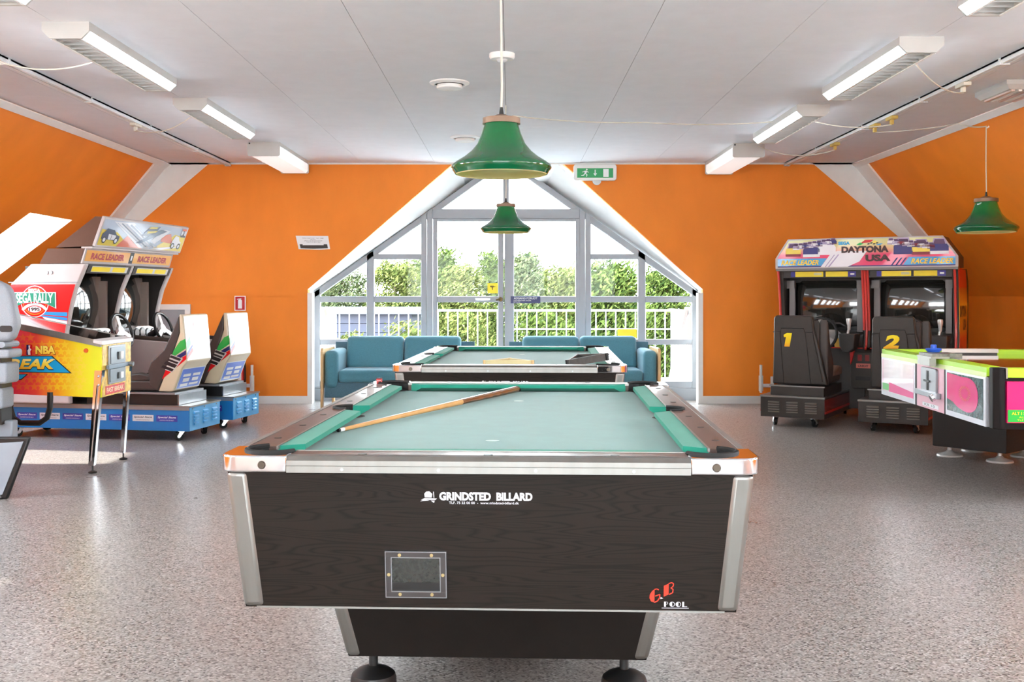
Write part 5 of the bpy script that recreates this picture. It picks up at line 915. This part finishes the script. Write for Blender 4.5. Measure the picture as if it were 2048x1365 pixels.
mb = MB(); mb.poly([(-.49 + a, -.006, .84 + b) for a, b in ((-.02, -.035), (0, -.035), (0, .035), (-.02, .035))], 0); mb.poly([(-.49 + a, -.006, .84 + b) for a, b in ((0, -.035), (.02, -.035), (.02, .035), (0, .035))], 1); mb.poly([(-.49 + a, -.007, .84 + b) for a, b in ((-.008, -.034), (.008, -.034), (.006, -.01), (.014, .004), (.004, .012), (.006, .03), (-.006, .03), (-.004, .008), (-.012, -.004))], 2); mb.build('league_emblem', [navy, rallyred, paper], bod)
MB().cyl((-.105, 0, .835), (-.105, -.012, .835), .016, .013, n=16).build('flipper_button', M('orange_button', (230, 96, 24), .3, coat=.4), PB)
# front panel with the coin door
fr = MB().box(0, .004, .01, .55, .515, .872).build('front_panel', M('front_art_yellow', (238, 196, 90), .4, var=.35, vscale=28), PB)
MB().box(.004, .006, .06, .42, .525, .585).build('red_art_band', M('red_art', (220, 50, 44), .4, var=.4, vscale=50), fr)
text('FAST BREAK', 'lettering', M('art_cream', (250, 214, 170), .4), fr, (.0065, .24, .555), xd=(0, 1, 0), width=.32, height=.034, bold=.03)
cdr = MB().box(.004, .014, .10, .42, .595, .862).build('coin_door', graymetal, PB, bevel=.003); dgm = M('door_grey', (138, 146, 152), .35, .4)
MB().box(.014, .02, .125, .395, .735, .848).build('door_plate', dgm, cdr, bevel=.002); MB().box(.014, .02, .115, .385, .608, .70).build('door_plate', dgm, cdr, bevel=.002); MB().box(.014, .034, .05, .46, .703, .732).build('lock_bar', M('bar_slate', (112, 126, 138), .35, .5), cdr, bevel=.002)
for z0, z1 in ((.76, .815), (.625, .67)): MB().box(.02, .028, .245, .275, z0, z1).build('coin_slot', black, cdr); MB().box(.02, .032, .285, .335, z0, z1).build('reject_button', paper, cdr, bevel=.002)
MB().cyl((.034, .445, .718), (.06, .445, .715), .018, n=12).build('padlock', steel, cdr)
def pleg(xt, yt, zt_, xb, yb, sy):
    d0 = Vector((xb - xt, yb - yt, .05 - zt_)); L_ = MB()
    for (a0, a1, b0, b1) in ((0, .052, 0, .006), (0, .006, 0, .052)):
        q0 = [(xt - a, yt + sy * b, zt_) for a, b in ((a0, b0), (a1, b0), (a1, b1), (a0, b1))]; L_.hexa(q0, [tuple(Vector((xt + (p[0] - xt) * .72, yt + (p[1] - yt) * .72, p[2])) + d0) for p in q0])
    L_.tube([(xt - .03, yt - sy * .002, zt_ - .1), (xb - .022, yb - sy * .002, .08)], .007, n=6)
    o = L_.build('leg', chrome, PB); MB().cyl((xb - .012, yb + sy * .012, .012), (xb - .012, yb + sy * .012, .06), .006, n=8).lathe([(0, 0), (.028, 0), (.03, .008), (.012, .016), (0, .016)], (xb - .012, yb + sy * .012, 0), n=18, caps=False).build('leveller', M('leveller_dark', (60, 58, 56), .4, .6), o)
    for z_ in (zt_ - .04, zt_ - .1): MB().ball((xt - .025, yt - sy * .004, z_), .009, n=8, m=6).build('leg_bolt', chrome, o)
pleg(.008, -.008, .70, -.045, -.02, 1); pleg(.008, .568, .70, -.05, .59, -1); pleg(-1.2, -.008, .76, -1.2, -.02, 1); pleg(-1.2, .568, .76, -1.2, .59, -1)
MB().tube([(-.62, .0, .55), (-.62, -.005, .44), (-.60, -.005, .375), (-.55, -.005, .34), (-.42, -.005, .34), (-.37, -.005, .375), (-.35, -.005, .44), (-.35, 0, .55)], .02, n=8).build('guard_loop', black, PB)
MB().prism([(-1.28, 1.1), (-1.0, 1.12), (-1.0, 1.78), (-1.24, 1.78)], 'xz', -.03, .59).build('backbox', blk_p, PB, bevel=.004)

# ================================================================ grey ride-on machine at the left edge
gpl = M('granite_grey_plastic', (150, 156, 164), .55, var=.12, vscale=220); gpl2 = M('lower_grey_panel', (146, 152, 160), .45, var=.05)
RD = empty('ride_on_machine', 'grey plastic ride on arcade machine cut off by the left edge', 'arcade machine', (-3.42, 6.6, 0))
rp2 = [(.20, 1.31), (.275, 1.275), (.30, 1.22), (.335, 1.06), (.335, 1.02), (.31, .94), (.28, .925), (-.28, .925), (-.31, .94), (-.335, 1.02), (-.335, 1.06), (-.3, 1.22), (-.275, 1.275), (-.2, 1.31)]
MB().prism(rp2, 'xz', 0, .1).build('seat_shell', gpl, RD, bevel=.03, seg=4)
MB().prism([(.17, 1.3), (.235, 1.27), (.235, 1.09), (.20, 1.06), (-.20, 1.06), (-.235, 1.09), (-.235, 1.27), (-.17, 1.3)], 'xz', -.012, .06).build('seat_pad', seatv, RD, bevel=.02, seg=3)
for s in (1, -1): MB().prism(rrect(*sorted((s * .24, s * .315)), .985, 1.025, .014), 'xz', -.004, .06).build('hand_slot', black, RD)
for z0, z1, hw in ((.885, .925, .27), (.82, .875, .29), (.66, .79, .27), (.50, .63, .235)): MB().prism(rrect(-hw, hw, z0, z1, .02), 'xz', .0 + (.925 - z0) * .1, .2).build('bellows_ring', gpl, RD, bevel=.012, seg=3)
MB().box(-.22, .22, .06, .2, .4, .93).build('bellows_core', black, RD)
MB().box(-.45, -.05, .1, .5, .0, .30).build('foot_support', black, RD); MB().box(-.45, .27, .1, .18, .30, .42).build('foot_block', gpl2, RD, bevel=.01)
MB().hexa([(-.5, -.3, .0), (.425, -.3, .0), (.425, -.27, .0), (-.5, -.27, .0)], [(-.6, -.3, .372), (.565, -.3, .372), (.565, -.27, .372), (-.6, -.27, .372)]).box(-.5, .2, -.28, .15, 0, .2).build('foot_board_body', black, RD, bevel=.012, seg=3)
MB().hexa([(-.5, -.306, .03), (.40, -.306, .03), (.40, -.3, .03), (-.5, -.3, .03)], [(-.6, -.306, .27), (.525, -.306, .345), (.525, -.3, .345), (-.6, -.3, .27)]).build('grey_front_panel', gpl2, RD); MB().hexa([(-.5, -.31, .012), (.395, -.31, .012), (.395, -.3, .012), (-.5, -.3, .012)], [(-.5, -.31, .03), (.385, -.31, .03), (.385, -.3, .03), (-.5, -.3, .03)]).build('kick_strip', steel, RD)

# ================================================================ air hockey table
AH = empty('air_hockey_table', 'air hockey table with lime green rails and pink sides at the right edge', 'game table', (2.747, 6.02, 0), -math.radians(3.1))
lime = M('lime_rail', (176, 226, 48), .35, coat=.3); hot = M('hot_pink', (238, 20, 110), .3, coat=.4); dkb = M('dark_body', (26, 21, 21), .6, var=.06, spec=.2); L, Wd = 2.173, 1.25
MB().box(.02, Wd, .02, L, .45, .745).build('body', dkb, AH); MB().box(.03, Wd - .02, .03, L - .03, .745, .765).build('playfield', M('glossy_playfield', (70, 44, 36), .08, coat=1), AH)
MB().prism([(0, .745), (0, .795), (.02, .80), (.085, .80), (.085, .765), (.05, .745)], 'xz', .12, L).build('side_rail', lime, AH); MB().prism([(Wd + .02, .745), (Wd + .02, .795), (Wd, .80), (Wd - .065, .80), (Wd - .065, .765), (Wd, .745)], 'xz', 0, L).build('side_rail', lime, AH)
for s, (ya, yb) in enumerate(((0, .085), (L - .085, L))): MB().box(.065 if s == 0 else 0, Wd, ya, yb, .745, .80).build('end_rail', lime, AH, bevel=.004)
MB().box(-.004, .0, .12, L, .735, .765).build('rail_lip', M('pale_lime', (222, 238, 168), .35), AH)
MB().prism([(0, .03), (.03, 0), (.06, 0), (.06, .085), (.0, .085)], 'xy', .45, .801).build('corner_cap', dkb, AH, bevel=.006); MB().box(.06, .07, -.004, .086, .74, .803).build('corner_plate', alu, AH)
g_ = MB().box(.42, .84, L - .10, L + .0, .775, .805).build('goal_box', M('goal_silver', (206, 204, 200), .35, .4), AH); MB().box(.45, .83, L - .104, L - .09, .765, .776).build('goal_slot', black, g_)
# three framed panels on the long side
fs_ = M('panel_frame_silver', (206, 206, 212), .35, .4)
for y0, y1, kind in ((.12, .77, 'disc'), (.80, 1.33, 'coin'), (1.37, L - .01, 'pale')):
    p = MB().box(-.006, .02, y0, y1, .452, .738).build('side_panel', fs_ if kind != 'coin' else M('coin_panel', (222, 170, 184), .4), AH)
    if kind == 'disc':
        MB().box(-.008, -.006, y0 + .035, y1 - .03, .485, .725).build('panel_print', M('speckled_teal_print', (86, 104, 104), .2, var=.35, vscale=60, coat=.6), p); mb = MB(); cy_, cz_ = (y0 + y1) / 2 - .01, .61
        mb.poly([(-.0095, cy_ + .24 * math.cos(2 * PI * k / 32) + .03 * math.cos(4 * PI * k / 32), cz_ + .105 * math.sin(2 * PI * k / 32)) for k in range(32)], 0); mb.poly([(-.0092, y1 - .032, .72), (y1 and -.0092, y1 - .032, .54), (-.0092, cy_ + .1, .56), (-.0092, cy_ + .1, .70)][0:0] or [(-.0092, y1 - .032, .722), (-.0092, cy_, .712), (-.0092, cy_, .52), (-.0092, y1 - .032, .56)], 0)
        for r0_, r1_ in ((.06, .05),):
            for k in range(20): mb.poly([(-.0105, cy_ + r_ * 1.25 * math.cos(2 * PI * (k + d__) / 20), cz_ + .005 + r_ * .62 * math.sin(2 * PI * (k + d__) / 20)) for r_, d__ in ((.075, 0), (.075, .5), (.05, .5), (.05, 0))], 1)
        mb.build('disc_print', [M('print_magenta', (236, 40, 130), .25, var=.06, coat=.6), M('print_red_dots', (222, 60, 60), .3)], p)
    elif kind == 'pale':
        MB().box(-.008, -.006, y0 + .03, y1 - .03, .485, .725).build('panel_print', grad('pale_pink_print', 'Y', y0, y1, [(0, (244, 214, 226)), (.5, (250, 240, 246)), (.9, (240, 220, 232)), (1, (236, 120, 170))], coat=.8), p); mb = MB()
        mb.poly([(-.009, a, b) for a, b in ((y0 + .03, .49), (y0 + .03, .53), (y1 - .2, .56), (y1 - .2, .49))], 0); mb.poly([(-.0095, a, b) for a, b in ((y1 - .2, .495), (y1 - .2, .545), (y1 - .04, .545), (y1 - .04, .495))], 1); mb.build('corner_print', [M('pink_foot_print', (232, 90, 150), .3), M('green_foot_print', (120, 196, 120), .3)], p)
    else:
        c_ = MB().prism(rrect(y0 + .11, y1 - .12, .56, .73, .02), 'yz', -.02, -.004).build('coin_door', graymetal, p, bevel=.004); mb = MB(); cy_ = (y0 + y1) / 2; mb.box(-.026, -.02, cy_ - .01, cy_ + .02, .58, .71).box(-.03, -.02, cy_ - .05, cy_ + .06, .635, .648); mb.build('coin_mechanism', black, c_)
        MB().box(-.04, -.006, y0 + .05, y1 - .05, .54, .575).build('lock_bar', steel, c_, bevel=.003); MB().cyl((-.04, y0 + .09, .55), (-.06, y0 + .09, .54), .025, n=12).build('padlock', chrome, c_); MB().box(-.008, -.006, y0 + .1, y1 - .12, .465, .49).build('price_label', paper, p); text('KR 10', 'lettering', blk_p, p, (-.0095, (y0 + y1) / 2, .4775), xd=XM, width=.2, height=.016)
for yy in (.77, 1.335): MB().box(-.004, .02, yy, yy + .035, .452, .74).build('panel_divider', dkb, AH)
MB().box(.065, Wd - .1, -.008, .02, .49, .725).build('end_panel', hot, AH); s_ = MB().box(.068, .318, -.012, -.008, .495, .565).build('advert_sticker', M('sticker_green', (30, 180, 60), .4), AH)
text('ALT I SPORT & SPIL', 'lettering', yellow, s_, (.193, -.0135, .545), width=.21, height=.018, bold=.02); text('AUTOMATER', 'lettering', yellow, s_, (.193, -.0135, .523), width=.13, height=.01); text('TLF 75 00 00 00', 'lettering', yellow, s_, (.193, -.0135, .507), width=.15, height=.009)
a_, b_ = Vector((3.19, 8.03)), Vector((3.55, 7.6)); R_m = Matrix.Rotation(math.radians(3.1), 2); la, lb = R_m @ (a_ - Vector((2.747, 6.02))), R_m @ (b_ - Vector((2.747, 6.02))); per = Vector((-(lb - la).y, (lb - la).x)) * 1.0
qd = [la, lb, lb + per, la + per]; MB().hexa([(p.x, p.y, .075) for p in qd], [(p.x, p.y, .45) for p in qd]).build('pedestal', M('pedestal_dark', (34, 29, 28), .5, var=.06), AH, bevel=.006)
for t, s in ((.16, .16), (.84, .16), (.16, .84), (.84, .84)):
    c_ = la + (lb - la) * t + per * s; f_ = MB().cyl((c_.x, c_.y, .03), (c_.x, c_.y, .08), .016).lathe([(0, .045), (.02, .042), (.03, .03), (.09, .012), (.095, 0), (0, 0)], (c_.x, c_.y, 0), n=24, caps=False); f_.build('levelling_foot', M('foot_grey', (196, 194, 190), .4, .3), AH)
sc = empty('score_box', 'small silver box on the lime rail of the air hockey table', 'box', (2.80, 7.02, .80), -math.radians(3.1)); MB().box(-.06, .14, -.12, .16, 0, .012).box(-.062, -.02, -.10, .14, -.05, 0).build('cover', alu, sc); MB().box(.06, .14, -.12, -.118, 0, .035).box(-.05, .14, -.11, .15, .012, .03).build('box_body', M('mottled_box', (120, 118, 108), .4, var=.3, vscale=40), sc)
ml = empty('striker', 'blue air hockey striker lying on the lime rail', 'striker', (2.845, 7.14, .832)); MB().lathe([(0, 0), (.038, 0), (.05, .012), (.052, .022), (.044, .026), (.036, .014), (.02, .014), (.02, .045), (.016, .05), (0, .05)], n=28, caps=False).build('body', M('blue_striker', (46, 98, 206), .35, coat=.2), ml)
